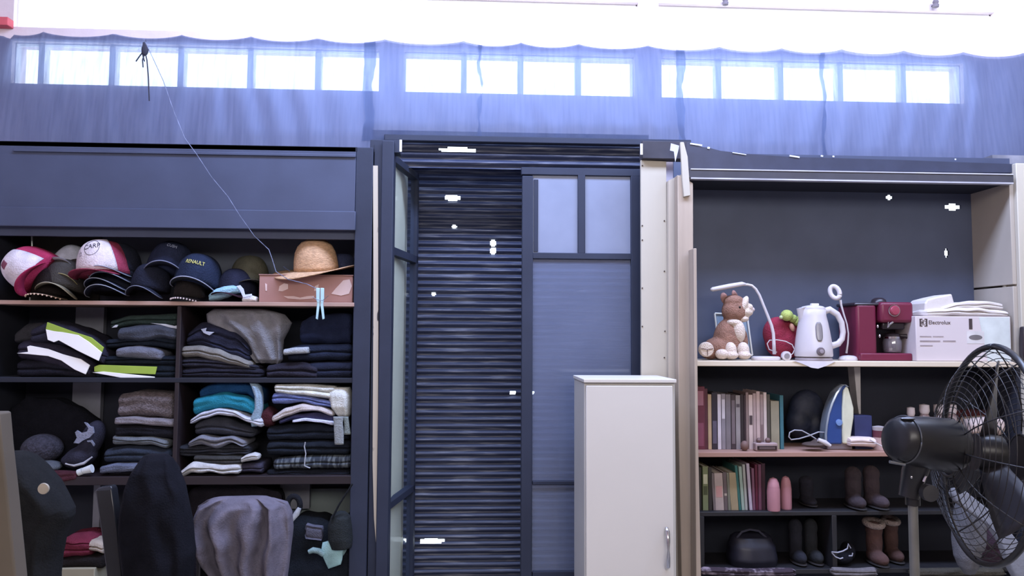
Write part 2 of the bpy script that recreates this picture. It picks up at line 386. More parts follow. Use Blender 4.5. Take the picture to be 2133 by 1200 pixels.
# closed right-hand leaf
YD = 3.52
def dq(g, a, b, c, d, Y=YD, th=.035): return g.box(X(a,Y,(c+d)/2), X(b,Y,(c+d)/2), Y, Y+th, Z(d,Y,(a+b)/2), Z(c,Y,(a+b)/2))
dr = struct(ob('door_1', dq(dq(dq(dq(dq(dq(G(), 1086,1109,366,1330), 1316,1336,366,1330), 1086,1336,350,365.5), 1109.5,1315.5,527,540), 1109.5,1315.5,1002,1010), 1109.5,1315.5,1190,1330), M_black, bevel=.003),
            'closed black framed glass door leaf with two small upper panes')
ob('muntin', dq(G(), 1204,1219,364,528), M_black, dr, bevel=.002)
ob('frosted_pane', dq(G(), 1109,1204,364,528, YD+.014, .004), M_frost, dr, smooth=0)
ob('frosted_pane', dq(G(), 1219,1316,364,528, YD+.014, .004), M_frost, dr, smooth=0)
ob('large_pane', dq(G(), 1108,1317,540,1003, YD+.014, .004), M_gl, dr, smooth=0)
ob('lower_pane', dq(G(), 1108,1317,1009,1191, YD+.014, .004), M_gl, dr, smooth=0)
ob('putty_strip', dq(G(), 1112,1121,374,524, YD+.008, .005), M_black, dr, smooth=0)
tag(ob('cable', G().tube([P(a,b,YD+.06) for a,b in ((1116,602),(1150,607),(1200,606),(1245,595),(1280,580),(1306,570))], .0018, 6), M_black), 'thin black cable sagging behind the glass of the closed door', 'cable')
# opened left-hand leaf, folded back towards the shutter
A_, B_ = (812, 3.40), (869, 3.86)
def lp(t, py):      # point on the leaf plane: t along, py height measured at the near edge
    Y = lerp(A_[1], B_[1], t); p = P(A_[0], py, A_[1]); return Vector((lerp(X(A_[0],A_[1]), X(B_[0],B_[1]), t), Y, p.z))
nrm = (X(B_[0],B_[1])-X(A_[0],A_[1]), B_[1]-A_[1]); ln = math.hypot(*nrm); nv = (-nrm[1]/ln, nrm[0]/ln, 0)
def leafq(g, t0, t1, pa, pb, th=.035, off=0):
    o = Vector(nv)*off; return g.quad(lp(t0,pb)+o, lp(t1,pb)+o, lp(t1,pa)+o, lp(t0,pa)+o, th, nv)
g = G(); leafq(g,0,.06,318,1330); leafq(g,.94,1,318,1330); leafq(g,0,1,318,332); leafq(g,0,1,512,528); leafq(g,0,1,1052,1066); leafq(g,0,1,1300,1330)
dl = struct(ob('door_2', g, M_black, smooth=0), 'opened black framed glass door leaf standing back beside the shutter')
ob('upper_pane', leafq(G(), .06,.94,332,512,.004,.015), M_gl2, dl, smooth=0)
ob('middle_pane', leafq(G(), .06,.94,528,1052,.004,.015), M_gl2, dl, smooth=0)
ob('lower_pane', leafq(G(), .06,.94,1066,1300,.004,.015), M_gl2, dl, smooth=0)
# cream reveal behind the opened leaf
M_rev = mat('yellowed_cream_paint', (232,226,188), .8, var=.06, vs=4, bump=.05)
rl = [P(809,700,3.42), P(845,700,3.93)]
struct(ob('trim_3', G().quad((rl[0].x,3.42,0), (rl[1].x,3.93,0), (rl[1].x,3.93,Z(330,3.9,845)), (rl[0].x,3.42,Z(330,3.42,812)), .02, (-1,0,0)), M_rev, smooth=0))
struct(ob('trim_4', G().box(X(809,3.42)-.06, X(809,3.42)-.022, 3.42, 3.95, 0, Z(322,3.42,800)), M_blackd, smooth=0))

# ================================================================ LEFT CUPBOARD
def bx(g, a, b, c, d, Y0, Y1, Yp=None):   # box whose front face covers pixels a..b, c..d at Y0
    Yp = Yp or Y0
    return g.box(X(a,Yp,(c+d)/2), X(b,Yp,(c+d)/2), Y0, Y1, Z(d,Yp,(a+b)/2), Z(c,Yp,(a+b)/2))
CX0, CX1 = X(-40,YF), X(737,YF,700)
cup = thing('wardrobe', 'built-in black open wardrobe packed with caps and folded clothes', 'wardrobe', ((CX0+CX1)/2, 3.47, 0))
zt = Z(628,YF,370); z2 = Z(787,YF,200); z3 = Z(993,YF,300)
ztop = Z(300,YF,370)
M_lip = mat('worn_wood_edge', (172,142,130), .7, var=.15, vs=9, stretch=(.4,1,1))
M_glare = mat('glare_tinted_black_sheet', (66,73,96), 0.55, var=0.10, vs=5, bump=0.06, bs=20, spec=0.35)  # black sheet lightened and blued: lens glare is put into its colour
ob('header_panel', G().box(CX0, X(735,YF)-.001, YF, YF+.02, Z(437,YF,370), ztop), M_glare, cup, bevel=.002)
ob('header_board', G().box(CX0, X(737,YF), YF-.012, YF+.01, Z(476,YF,370), Z(436,YF,370)), M_glare, cup, bevel=.003)
ob('trim_strip', G().box(CX0+.1, X(735,YF), YF-.008, YF, Z(322,YF,370), Z(316,YF,370)), M_glare, cup, bevel=.002)
ob('inner_board', G().box(CX0, X(737,YF), YF+.03, YF+.05, Z(497,YF+.03,560), Z(470,YF+.03,560)), M_glare, cup, smooth=0)
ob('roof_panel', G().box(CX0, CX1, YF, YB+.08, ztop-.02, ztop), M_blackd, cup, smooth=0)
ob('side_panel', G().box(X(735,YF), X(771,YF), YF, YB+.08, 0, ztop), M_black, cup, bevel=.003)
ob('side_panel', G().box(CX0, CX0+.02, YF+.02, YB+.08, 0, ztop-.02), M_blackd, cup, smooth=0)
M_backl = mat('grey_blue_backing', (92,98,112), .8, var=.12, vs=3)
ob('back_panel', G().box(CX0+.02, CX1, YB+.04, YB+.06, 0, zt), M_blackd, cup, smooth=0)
ob('upper_back_panel', G().box(X(205,YB+.04), CX1, YB+.04, YB+.055, zt, ztop-.02), M_backl, cup, smooth=0)
ob('upper_back_panel', G().box(CX0+.02, X(205,YB+.04), YB+.03, YB+.05, zt, ztop-.02), mat('brown_backing', (78,76,74), .8, var=.15, vs=4), cup, smooth=0)
TS = zt-.0  # top of the pinkish shelf
ob('top_shelf', G().box(CX0+.02, CX1, YF-.01, YB+.03, zt-.017, zt), M_lip, cup, bevel=.002)
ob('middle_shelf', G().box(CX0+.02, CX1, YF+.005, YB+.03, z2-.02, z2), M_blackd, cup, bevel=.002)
M_redb = mat('dark_reddish_board', (36,27,32), .6, var=.15, vs=8)
ob('lower_shelf', G().box(CX0+.02, CX1, YF+.0, YB+.03, z3-.035, z3), M_redb, cup, bevel=.002)
ob('divider', G().box(X(366,YF), X(375,YF), YF+.006, YB+.03, 0, zt-.017), M_redb, cup, bevel=.002)
M_slat = mat('pale_grey_slat', (116,118,128), .8)
ob('backing_slat', bx(G(), 153,212,640,900, YB+.0, YB+.03), M_slat, cup, smooth=0)
ob('backing_slat', bx(G(), 583,645,985,1060, YB-.03, YB+.003), M_slat, cup, smooth=0)
ob('backing_board', bx(G(), 606,737,1018,1200, YB+.006, YB+.035), mat('pale_green_grey_board', (112,122,122), .8, var=.08, vs=3), cup, smooth=0)
ob('inner_slat', bx(G(), 192,206,1000,1200, YB-.1, YB-.05), M_slat, cup, smooth=0)
ob('prop_stick', G().tube([P(66,462,YF+.12), P(67,520,YF+.12), (P(67,520,YF+.12).x, YF+.12, zt)], .004, 8), mat('aluminium_stick', (150,155,150), .4, metal=.5), cup)

# side strip and post between wardrobe and doorway
M_strip = mat('peeling_cream_edge', (186,176,160), .8, var=0, vs=30, stretch=(1,1,.3), rgb2=(64,62,66), thr=(.62,.66))
struct(ob('trim_5', bx(G(), 772,788,300,1330, YF+.015, YF+.10), M_black, smooth=0))
q = G(); q.pprism([(777,345),(787,345),(788,700),(787,960),(786,1060),(783,1130),(779,1080),(776,960),(778,600)], YF+.004, .012)
struct(ob('trim_6', q, M_strip, smooth=0))
struct(ob('trim_7', bx(G(), 788,813,293,1330, YF-.005, YF+.09), M_black, bevel=.003))
tag(ob('nail_plate', bx(G(), 832,837,291,316, YF+.02, YF+.026), mat('bright_plate', (245,245,245)), bevel=.001), 'short bright strip at the top left corner of the doorway', 'strip')
tag(ob('nail_plate', bx(G(), 1334,1339,299,322, YF+.02, YF+.026), mat('bright_plate', (245,245,245)), bevel=.001), 'short bright strip at the top right corner of the doorway', 'strip')
# cross boards closing the top of the doorway in the cupboard plane
struct(ob('trim_8', bx(G(), 771,833,291,318, YF+.02, YF+.09), M_black, bevel=.003))
struct(ob('trim_9', bx(G(), 1338,1440,294,331, YF+.04, YF+.10), mat('dark_grey_board', (60,58,66), .8, var=.2, vs=8), bevel=.003))

# ================================================================ POSTS RIGHT OF THE DOORWAY
cr = thing('cream_board', 'upright cream painted board with nail heads beside the doorway', 'board', (X(1362,3.40), 3.40, 0))
ob('board_face', G().prism([(X(a,3.40,b), Z(b,3.40,a)) for a,b in ((1335,333),(1388,336),(1390,700),(1391,1330),(1334,1330),(1336,700))], 3.40, 3.42), M_cream, cr, bevel=.002)
nh = mat('rusty_nail', (70,55,50), .5)
for a, b in ((1338,345),(1338,470),(1338,500),(1384,460),(1384,565),(1338,600),(1385,690),(1338,680),(1384,745)):
    c = P(a,b,3.398); ob('nail_head', G().ell(c, (.0035,.002,.0035), n=8, m=4), nh, cr)
pp = thing('pine_post', 'bare pine post between the cream board and the appliance niche', 'post', (X(1415,3.36), 3.36, 0))
ob('back_stud', G().prism([(X(a,3.39,b), Z(b,3.39,a)) for a,b in ((1390,378),(1415,366),(1432,366),(1434,1330),(1394,1330),(1390,900))], 3.37, 3.43), mat('weathered_pine', (182,172,158), .8, var=.1, vs=5, stretch=(3,3,.2)), pp, smooth=0)
ob('front_stud', G().prism([(X(a,YF,b), Z(b,YF,a)) for a,b in ((1409,366),(1441,383),(1442,700),(1445,1330),(1420,1330),(1411,900))], YF-.02, YF+.035), M_pine, pp, bevel=.003)
ob('splice', G().prism([(X(a,YF,b), Z(b,YF,a)) for a,b in ((1413,300),(1420,300),(1428,330),(1434,410),(1420,413),(1417,380))], YF-.035, YF-.02), M_cream, pp, bevel=.002)
ob('paper_scrap', G().prism([(X(a,YF,b), Z(b,YF,a)) for a,b in ((1395,301),(1412,306),(1411,312),(1404,340),(1401,318),(1393,316))], YF-.022, YF-.02), mat('torn_paper', (190,190,200)), pp, smooth=0)
lb = thing('leaning_plank', 'long thin pine plank leaning in front of the post right of the white cabinet', 'plank', (X(1440,3.27), 3.27, 0))
ob('plank_face', G().prism([(X(a,3.27,b), Z(b,3.27,a)) for a,b in ((1438,520),(1444,520),(1447,900),(1456,1330),(1444,1330),(1441,900))], 3.22, 3.30), M_pine, lb, bevel=.002)

# ================================================================ RIGHT CUPBOARD (appliance niche)
NX0, NX1 = X(1440,YF), X(2110,YF,600)
RZA, RZB, RZC, RZD = Z(752,YF,1700), Z(940,YF,1650), Z(1066,YF,1600), Z(1186,YF,1650)
nic = thing('shelf_niche', 'built-in shelf niche with pine sides, dark back and appliances on its top shelf', 'shelving', ((NX0+NX1)/2, 3.46, 0))
zr1, zr0 = Z(362,YF,1770), Z(378,YF,1770)
M_nb = mat('glare_tinted_back_panel', (76,83,104), .6, var=.12, vs=4, bump=.05, bs=12)  # bluish glare over the dark back is mixed into this base colour
chb = [(X(a, YB, b), Z(b, YB, a), c*YB/F, d*YB/F) for a,b,c,d in chink]
xs = sorted(set([NX0, NX1] + [a+s*c*k for a,b,c,d in chb for s in (-1,1) for k in (1,.5)]))
zs = sorted(set([RZA-.02, Z(330,YB,1770)] + [b+s*d*k for a,b,c,d in chb for s in (-1,1) for k in (1,.5)]))
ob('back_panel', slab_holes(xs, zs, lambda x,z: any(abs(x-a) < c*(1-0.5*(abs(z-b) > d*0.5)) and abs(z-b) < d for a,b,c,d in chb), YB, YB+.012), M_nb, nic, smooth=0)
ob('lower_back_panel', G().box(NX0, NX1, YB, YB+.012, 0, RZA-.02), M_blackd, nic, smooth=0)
M_side = mat('grey_cream_side_board', (176,166,154), .75, var=.08, vs=4, stretch=(1,1,.3))
ob('side_board', G().box(NX1, NX1+.02, YF, YB+.012, Z(600,YB,2030), zr1), M_side, nic, bevel=.002)
ob('side_board', G().box(NX1, NX1+.02, YF, YB+.012, RZA+.001, Z(604,YB,2030)), M_side, nic, bevel=.002)
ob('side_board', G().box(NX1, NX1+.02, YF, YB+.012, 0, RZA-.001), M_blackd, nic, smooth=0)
ob('side_board', G().box(NX0-.012, NX0, YF+.04, YB+.012, 0, zr1), M_side, nic, smooth=0)
ob('hinge_plate', bx(G(), 2094,2103,578,598, YF+.06, YF+.075), M_cream, nic, bevel=.001)
ob('rail', G().box(X(1434,YF), X(2113,YF), YF-.03, YF, zr0, zr1), mat('dark_grey_rail', (62,60,66), .7, var=.1), nic, smooth=0)
M_lite = mat('worn_bright_edge', (178,176,184), .6, var=.25, vs=12, stretch=(.5,1,1))
ob('rail_edge', G().box(X(1438,YF), X(2112,YF), YF-.033, YF-.0, zr1, zr1+.005), M_lite, nic, smooth=0)
ob('rail_edge', G().box(X(1438,YF), X(2112,YF), YF-.033, YF-.0, zr0-.006, zr0), M_lite, nic, smooth=0)
ob('roof_panel', G().box(NX0, NX1, YF, YB, zr0+.004, zr0+.02), M_blackd, nic, smooth=0)
ob('header_panel', G().box(X(1430,YF+.02), NX1+.02, YF+.02, YF+.035, zr1, Z(322,YF,1770)), M_glare, nic, smooth=0)
g = G(); top = [(1430,294),(1445,300),(1462,306),(1478,308),(1500,314),(1560,321),(1650,327),(1760,330),(1900,334),(2000,338),(2120,342)]
g.pprism([(a,b) for a,b in top]+[(2120,360),(1430,352)], YF+.006, .002)
ob('plastic_edge', g, mat('black_plastic_edge', (50,54,72), .4), nic, smooth=0)
g = G()
for a,b,wd,hh in ((1450,301,26,3),(1476,308,5,4),(1655,326,22,3),(1712,325,5,3),(1736,326,4,3),(1540,320,30,1.5),(1990,332,3,3)):
    c = P(a,b,YF+.003); g.bxr(c, (wd*YF/F, .002, hh*YF/F), rot(0,8,0))
ob('tear', g, mat('bright_torn_edge', (215,220,240)), nic, smooth=0)
M_sh = mat('cream_shelf_board', (212,198,178), .7, var=.06, vs=5, stretch=(.3,1,1))
M_shb = mat('brown_shelf_board', (158,122,108), .7, var=.12, vs=7, stretch=(.3,1,1))
ob('top_shelf', G().box(NX0, NX1, YF-.02, YB, RZA-.024, RZA), M_sh, nic, bevel=.003)
ob('shelf_bracket', bx(G(), 1442,1452,764,772, YF-.01, YF+.06), M_sh, nic, bevel=.001)
ob('shelf_bracket', bx(G(), 1442,1450,970,988, YF-.01, YF+.02), M_sh, nic, bevel=.001)
ob('middle_shelf', G().box(NX0, NX1, YF-.03, YB, RZB-.02, RZB), M_shb, nic, bevel=.002)
M_rack = mat('black_rack_board', (36,35,38), .5, var=.15)
ob('rack_shelf', G().box(NX0+.012, NX1, YF-.0, YB, RZC-.018, RZC), M_rack, nic, bevel=.002)
ob('rack_shelf', G().box(NX0+.012, NX1, YF-.0, YB, RZD-.02, RZD), M_rack, nic, bevel=.002)
ob('rack_side', G().box(X(1452,YF), X(1463,YF), YF+.0, YB, RZD, RZC-.018), M_rack, nic, bevel=.002)
ob('rack_side', G().box(X(1725,YF), X(1735,YF), YF+.0, YB, RZD, RZC-.018), M_rack, nic, bevel=.002)
ob('divider_board', G().prism([(X(a,3.5,b), Z(b,3.5,a)) for a,b in ((1770,764),(1783,764),(1784,862),(1781,866),(1777,840))], 3.46, 3.52), mat('pale_grey_divider', (176,172,170), .7), nic, smooth=0)
# wall post right of the niche
q = struct(ob('trim_10', G().box(NX1+.02, RX1, YF-.02, YF+.10, 0, Z(342,YF,2120)), M_cream, bevel=.003))
struct(ob('trim_11', G().box(NX1-.04, RX1, YF+.05, YW-.0, Z(352,YF,2110), Z(318,YF,2120)), mat('chalky_grey', (120,120,130), .9, var=.3, vs=10), smooth=0))

# ---- dark wooden post edge close to the camera at the far left
tag(ob('door_edge', G().prism([(X(a,1.5,b), Z(b,1.5,a)) for a,b in ((-60,860),(-2,860),(4,930),(14,1020),(24,1120),(33,1210),(38,1330),(-60,1330))], 1.5, 1.54), mat('brown_grey_wood', (92,84,74), .8, var=.12, vs=5), bevel=.004), 'blurred brown-grey board edge leaning in at the lower left corner', 'board')

# ================================================================ WHITE CABINET
YC = 3.08
wc = thing('storage_cabinet', 'tall narrow white cabinet with a chrome handle standing before the doorway', 'cabinet', (X(1310,YC), YC+.1, 0))
M_lam = mat('white_laminate', (207,202,195), .45, var=.02, vs=3)
M_lams = mat('white_laminate_side', (186,183,178), .5, var=.05, vs=3)
cx0, cx1, cz = X(1217,YC,1000), X(1407,YC,1000), Z(797,YC,1310)
ob('carcass', G().box(cx0, cx1, YC, 3.38, .0, cz), M_lams, wc, bevel=.002)
ob('top_board', G().box(cx0-.004, cx1+.003, YC-.018, 3.385, cz, cz+.014), M_lam, wc, bevel=.002)
d0 = ob('door', G().box(X(1221,YC-.016,1000), X(1402,YC-.016,1000), YC-.018, YC-.001, .06, cz-.012), M_lam, wc, bevel=.002)
hxx = X(1390,YC-.03,1150); hz1, hz0 = Z(1101,YC-.03,1390), Z(1186,YC-.03,1390)
hp = [(hxx, YC-.020, hz1), (hxx, YC-.034, hz1-.012), (hxx, YC-.044, lerp(hz1,hz0,.3)), (hxx, YC-.046, lerp(hz1,hz0,.5)), (hxx, YC-.044, lerp(hz1,hz0,.7)), (hxx, YC-.034, hz0+.012), (hxx, YC-.020, hz0)]
ob('handle', G().tube(hp, [.006,.009,.008,.0045,.008,.010,.006], 12), M_chrome, d0)

# the long string with a clothes peg
tw = mat('grey_twine', (112,118,142), .8, var=.5, vs=30)
pts = [(300,82,3.50),(318,120,3.45),(340,168,3.40),(362,232,3.34),(385,288,3.30),(410,322,3.28),(440,368,3.27),(475,410,3.27),(500,450,3.26),(530,492,3.26),(560,520,3.25),(567,540,3.25),(575,566,3.25),(600,582,3.22),(640,592,3.19),(665,604,3.17)]
tag(ob('string', G().tube([P(a,b,y) for a,b,y in pts], .0015, 6), tw), 'long thin string hanging diagonally from the windows down to the straw hat', 'string')
ct = mat('black_tangle', (50,50,62), .8)
g = G()
for q in ([(303,85),(300,100),(306,125),(309,160),(311,210)], [(299,88),(296,110),(301,128)], [(300,105),(290,118),(283,128)], [(302,110),(297,125),(298,140)]):
    g.tube([P(a,b,3.53) for a,b in q], .003, 5)
g.ell(P(302,104,3.53), (.016,.010,.028))
tag(ob('wire_tangle', g, ct, smooth=60), 'dark knot of frayed wire hanging at the window near the top left', 'wire')
Yp = 3.17; pm = mat('pale_blue_plastic', (178,214,224), .4)
peg = thing('clothes_peg', 'pale blue plastic clothes peg hanging in front of the cardboard box', 'clothes peg', P(667,666,Yp))
for sgn in (-1,1):
    ob('leg', G().prism([(P(667+sgn*a,b,Yp).x, P(667,b,Yp).z) for a,b in ((1,600),(8,600),(8,622),(6,632),(9,664),(5,666),(1,636))], Yp-.006, Yp+.006), pm, peg, bevel=.0015)
ob('spring', G().tube([P(650,618,Yp-.008), P(660,624,Yp-.010), P(672,626,Yp-.010), P(684,616,Yp-.008)], .0012, 6), M_metal, peg)
# ================================================================ SOFT THINGS: builders
def kc(rgb, k=1.04):
    g_ = sum(rgb)/3; return tuple(min(250, max(0, int(lerp(v, g_, .10)*k*.95+1))) for v in rgb)
def cloth_geo(px0, px1, top, bot, Yf, depth, lobes=2, seed=0, amp=.004, n=30, endr=.06):
    """a folded length of cloth: given top and bottom outlines in pixels, layered front edge, rounded ends"""
    rs = []; m = 18
    for i in range(n+1):
        u = i/n; px = lerp(px0, px1, u); a, b = samp(top, u), samp(bot, u)
        if b < a+3: b = a+3
        p1, p0 = P(px, a, Yf), P(px, b, Yf); zc, hh = (p1.z+p0.z)/2, (p1.z-p0.z)/2
        e = max(0, 1-min(u, 1-u)/endr); sh = math.sqrt(max(0, 1-e*e))*.5+.5 if e else 1; push = .03*(1-math.sqrt(max(0,1-e*e)))
        hh *= sh; ring = []
        for j in range(m+1):                     # front, bottom to top
            v = j/m; c = 2*v-1; f = abs(c)**4*min(.03, hh*.9)
            fr = (v*lobes) % 1; d = min(fr, 1-fr); gr = .012*math.exp(-(d/.10)**2) if 0.02 < v < .98 and lobes > 1 else 0
            y = Yf + f + gr*min(1, hh/.012) + push + amp*1.5*noise.noise(Vector((px*.02+seed, v*3, seed*1.7)))
            z = zc + hh*c + amp*noise.noise(Vector((px*.03, seed*3.1, v*1.2)))*min(1, hh/.01)
            ring.append((p1.x, y, z))
        D = depth*(1-.25*e)
        for j in range(1, 5): ring.append((p1.x, Yf+.03+(D-.05)*j/4, zc+hh*(1-.1*(j==4)) + amp*noise.noise(Vector((px*.02, j*1.3, seed)))))
        ring.append((p1.x, Yf+D, zc)); ring.append((p1.x, Yf+D-.02, zc-hh*.9)); ring.append((p1.x, Yf+.05, zc-hh))
        rs.append(ring)
    return G().rings(rs)
NG = [0]
def garment(label, px0, px1, top, bot, rgb, lobes=2, Yf=None, depth=.22, name='folded_garment', cat='folded clothes', group=None, amp=.004, m=None, parts=()):
    NG[0] += 1; Yf = Yf or YF+.03
    g = cloth_geo(px0, px1, top, bot, Yf, depth, lobes, NG[0]*1.37, amp)
    M = m or fab(kc(rgb))
    if not parts: return tag(ob(name, g, M, smooth=60), label, cat, group)
    t = thing(name, label, cat, P((px0+px1)/2, samp(bot,.5), Yf+depth/2), group)
    ob('body', g, M, t, smooth=60)
    for pn, pts, prgb, off in parts:
        ob(pn, flatband(pts, Yf-off), prgb if not isinstance(prgb, tuple) else fab(kc(prgb,1.05), .2), t, smooth=0, bevel=.0015)
    return t
def flatband(pts, Y, th=.006): return G().pprism(pts, Y, th)
def body(rows, Yc, hd=.06, folds=0, famp=.01, seed=0, n=48, ex=.8, sub=6, amp=.0, lean=0, diag=0):
    """a hanging or standing soft body: rows of (pixel y, left x, right x[, half depth]) from top to bottom"""
    rs = []; R = []
    for i in range(len(rows)-1):
        for k in range(sub):
            t = k/sub; a, b = rows[i], rows[i+1]
            R.append([lerp(a[q], b[q], t) for q in range(3)] + [lerp(a[3] if len(a) > 3 else hd, b[3] if len(b) > 3 else hd, t)])
    R.append(list(rows[-1][:3]) + [rows[-1][3] if len(rows[-1]) > 3 else hd])
    for i, (py, xl, xr, h) in enumerate(R):
        Y = Yc + lean*i/len(R); l, r = P(xl, py, Y), P(xr, py, Y); cx, hw, z = (l.x+r.x)/2, abs(r.x-l.x)/2, (l.z+r.z)/2; ring = []
        for j in range(n):
            a = 2*pi*j/n; c, s = cos(a), sin(a)
            x = cx + hw*math.copysign(abs(c)**ex, c); y = Y + h*math.copysign(abs(s)**ex, s)
            if folds:
                f = sin(c*folds*1.6 + seed + (py-rows[0][0])*diag + 2.4*noise.noise(Vector((c*1.5, py*.016, seed)))) * abs(s)**.5
                y += famp*f*min(1, i/9)*(.7+.8*noise.noise(Vector((c*2, py*.01, seed+5))))
            nv = noise.noise(Vector((x*9, z*9+seed, y*9)))*amp
            ring.append((x+nv*c, y+nv*s, z + nv*.5))
        rs.append(ring)
    return G().rings(rs)
def blob(ells, extra=None):
    g = G()
    for e in ells: g.ell(e[0], e[1], e[2] if len(e) > 2 else None, 20, 12)
    return g
def E(px, py, Y, rx, ry, rz, R=None):     # ellipsoid centre in pixels, radii in pixels at that distance
    s = Y/F; return (P(px,py,Y), (rx*s, ry*s, rz*s), R)

# ================================================================ CAPS ON THE TOP SHELF
def crownpt(th, v, k=1.0):
    a = v*pi/2; r = cos(a)**.62; fr = max(0, -sin(th)); 
    return Vector((.080*cos(th)*r*k, .094*sin(th)*r*k - .012*fr*sin(2*a)*k, .118*sin(a)**.9*k))
def cap(label, c, R, crown, front=None, brim=None, edge=None, s=1.0, texts=(), group='caps on the top shelf', arch=5.0, frill=None):
    s *= 1.13; c = Vector(c); t = thing('cap', label, 'cap', c, group); W = lambda p: c + R @ (Vector(p)*s)
    N = 40
    rs = [[W(crownpt(2*pi*j/N, v)) for j in range(N)] for v in [i/14 for i in range(15)][:-1] + [.985]]
    ob('crown', G().rings(rs), fab(kc(crown)), t, smooth=180)
    if front:
        rows = [[W(crownpt(lerp(-pi/2-1.0*(1-.25*v), -pi/2+1.0*(1-.25*v), j/20), lerp(.02,.86,v), 1.022)) for j in range(21)] for v in [i/10 for i in range(11)]]
        ob('front_panel', G().grid(rows), fab(kc(front)), t, smooth=180, solid=.002)
    bn = 28; A = 1.12; inner, outer, inn2, out2 = [], [], [], []
    for j in range(bn+1):
        th = lerp(-pi/2-A, -pi/2+A, j/bn); ci = crownpt(th, 0.0, .97); q = cos((j/bn-.5)*pi)**.55 if 0 < j < bn else 0
        o = Vector((ci.x*1.0 + .012*q*math.copysign(1, ci.x)*abs(cos(th)), ci.y - .068*q, 0))
        zi, zo = -arch*ci.x**2+.004, -arch*o.x**2 - .004*q
        inner.append(W((ci.x, ci.y, zi))); outer.append(W((o.x, o.y, zo)))
    mid = [a.lerp(b, .5) for a, b in zip(inner, outer)]
    ob('brim', G().grid([inner, mid, outer]), fab(kc(brim or crown)), t, smooth=180, solid=.003)
    if edge: ob('brim_edge', G().tube(outer, .0017*s, 6), fab(edge, .1), t)
    if frill:
        g = G()
        for k, j in enumerate(range(3, bn-2, 2)): g.ell(outer[j]+Vector((0,-.002,-.002)), (.004,.003,.004), n=6, m=4)
        ob('ornament_trim', g, fab(frill, .1), t)
    ob('button', G().ell(W((0,0,.119)), (.006*s,)*3, n=8, m=5), fab(kc(crown)), t)
    for tx, size, x0, v0, rgb, sl in texts:
        def place(x, y, z):
            xx, yy = x*cos(sl)-y*sin(sl), x*sin(sl)+y*cos(sl)
            return W(crownpt(-pi/2+(x0+xx)/.092, v0+yy/.15, 1.03+z*4))
        if tx == 'ring':
            pts = [place(size*cos(a), size*sin(a), 0) for a in [2*pi*i/24 for i in range(25)]]
            ob('emblem_ring', G().tube(pts, .0011, 5), fab(rgb, .1), t)
        elif tx == 'patch':
            rows = [[place(size*(u-.5), size*.8*(v-.5), 0) for u in [i/6 for i in range(7)]] for v in [i/5 for i in range(6)]]
            ob('patch', G().grid(rows), fab(rgb, .2), t, solid=.001)
        else: ob('lettering', text_geo(tx, size, place), fab(rgb, .1), t, smooth=0)
    return t
WHT = (205,205,215)
zs_ = zt
def SC(px, Y, dz): return (X(px, Y), Y, zs_+dz)
# stack of dark caps with pale brim edges, right of the khaki ones
for k, (dx, dz, lab) in enumerate(((232,.046,'black cap with pale brim edge at the bottom of the stack under the emblem cap'), (236,.074,'black cap with pale brim edge second from the bottom under the emblem cap'),
                    (240,.100,'black cap with pale brim edge third from the bottom under the emblem cap'), (243,.126,'black cap with pale brim edge topmost of the stack under the emblem cap'))):
    cap(lab, SC(dx, 3.46+.004*k, dz), rot(-8, (-3,2,-4,-5)[k], (4,-2,3,-4)[k]), (34,38,52), None, (34,38,56), (150,155,170), 1.0, arch=5.5)
c = P(221,577,3.42)
cap('white and red trucker cap with round black monogram, tilted on the dark caps', c, rot(-6,-7,-4), (150,52,78), (214,200,206), (150,52,78), None, 1.16,
    texts=(('CARP', .027, .008, .46, (40,38,52), .10), ('ring', .030, .008, .46, (70,66,80), 0), ('12', .018, -.040, .30, (96,90,102), .1)), arch=2)
# left group
cap('white and red trucker cap lying tilted at the left end of the shelf', P(90,574,3.40), rot(14,-56,-12), (176,44,84), (214,204,212), (172,40,82), None, 1.10,
    texts=(('patch', .034, -.012, .50, (122,70,88), .0),), arch=3)
cap('khaki cap with wavy pale brim under the tilted red cap', SC(128, 3.44, .052), rot(-8,12,10), (70,66,64), None, (150,144,120), (176,170,150), .98, arch=6.5)
cap('black cap with beaded brim at the very front left of the shelf', SC(108, 3.43, .024), rot(-2,4,6), (34,28,28), None, (40,34,34), (150,130,110), .92, frill=(215,185,165), arch=2.6)
cap('white and navy cap with lettering, half hidden behind the red cap', P(138,566,3.50), rot(-20,24,14), (40,44,58), (190,195,210), (190,190,205), (120,120,130), .86, arch=4)
cap('mustard lined cap wedged between the khaki and navy caps', P(148,588,3.48), rot(-12,20,12), (60,56,56), None, (150,142,92), (160,150,110), .80, arch=5)
# middle group
cap('plain black cap with arched brim between the stack and the lettered caps', SC(310, 3.44, .050), rot(-6,4,2), (34,38,54), None, (32,36,50), (120,125,145), .88, arch=7.0)
cap('navy cap with small pale lettering behind the yellow lettered cap', P(352,575,3.50), rot(-16,8,12), (40,46,72), None, (44,48,62), (130,135,160), 1.12,
    texts=(('CUSH', .017, .004, .42, (170,178,205), -.1),), arch=4)
cap('navy cap with yellow lettering in the middle of the shelf', P(410,600,3.43), rot(-12,7,6), (34,42,66), None, (46,50,58), (160,165,185), 1.10,
    texts=(('RENAULT', .0185, .0, .34, (196,190,110), -.06),), arch=3)
cap('dark cap with frilly pale trim crushed under the yellow lettered cap', SC(392, 3.40, .022), rot(2,4,2), (40,36,36), None, (42,38,40), None, .70, frill=(220,205,205), arch=3)
cap('camouflage cap at the back beside the cardboard box', P(520,592,3.54), rot(-5,0,20), (86,86,72), None, (70,66,58), None, .95, arch=4)
cap('dark blue cap behind the pale blue cloth', SC(492, 3.48, .03), rot(-5,2,-10), (34,36,56), None, (50,30,42), None, .92, arch=3.5)
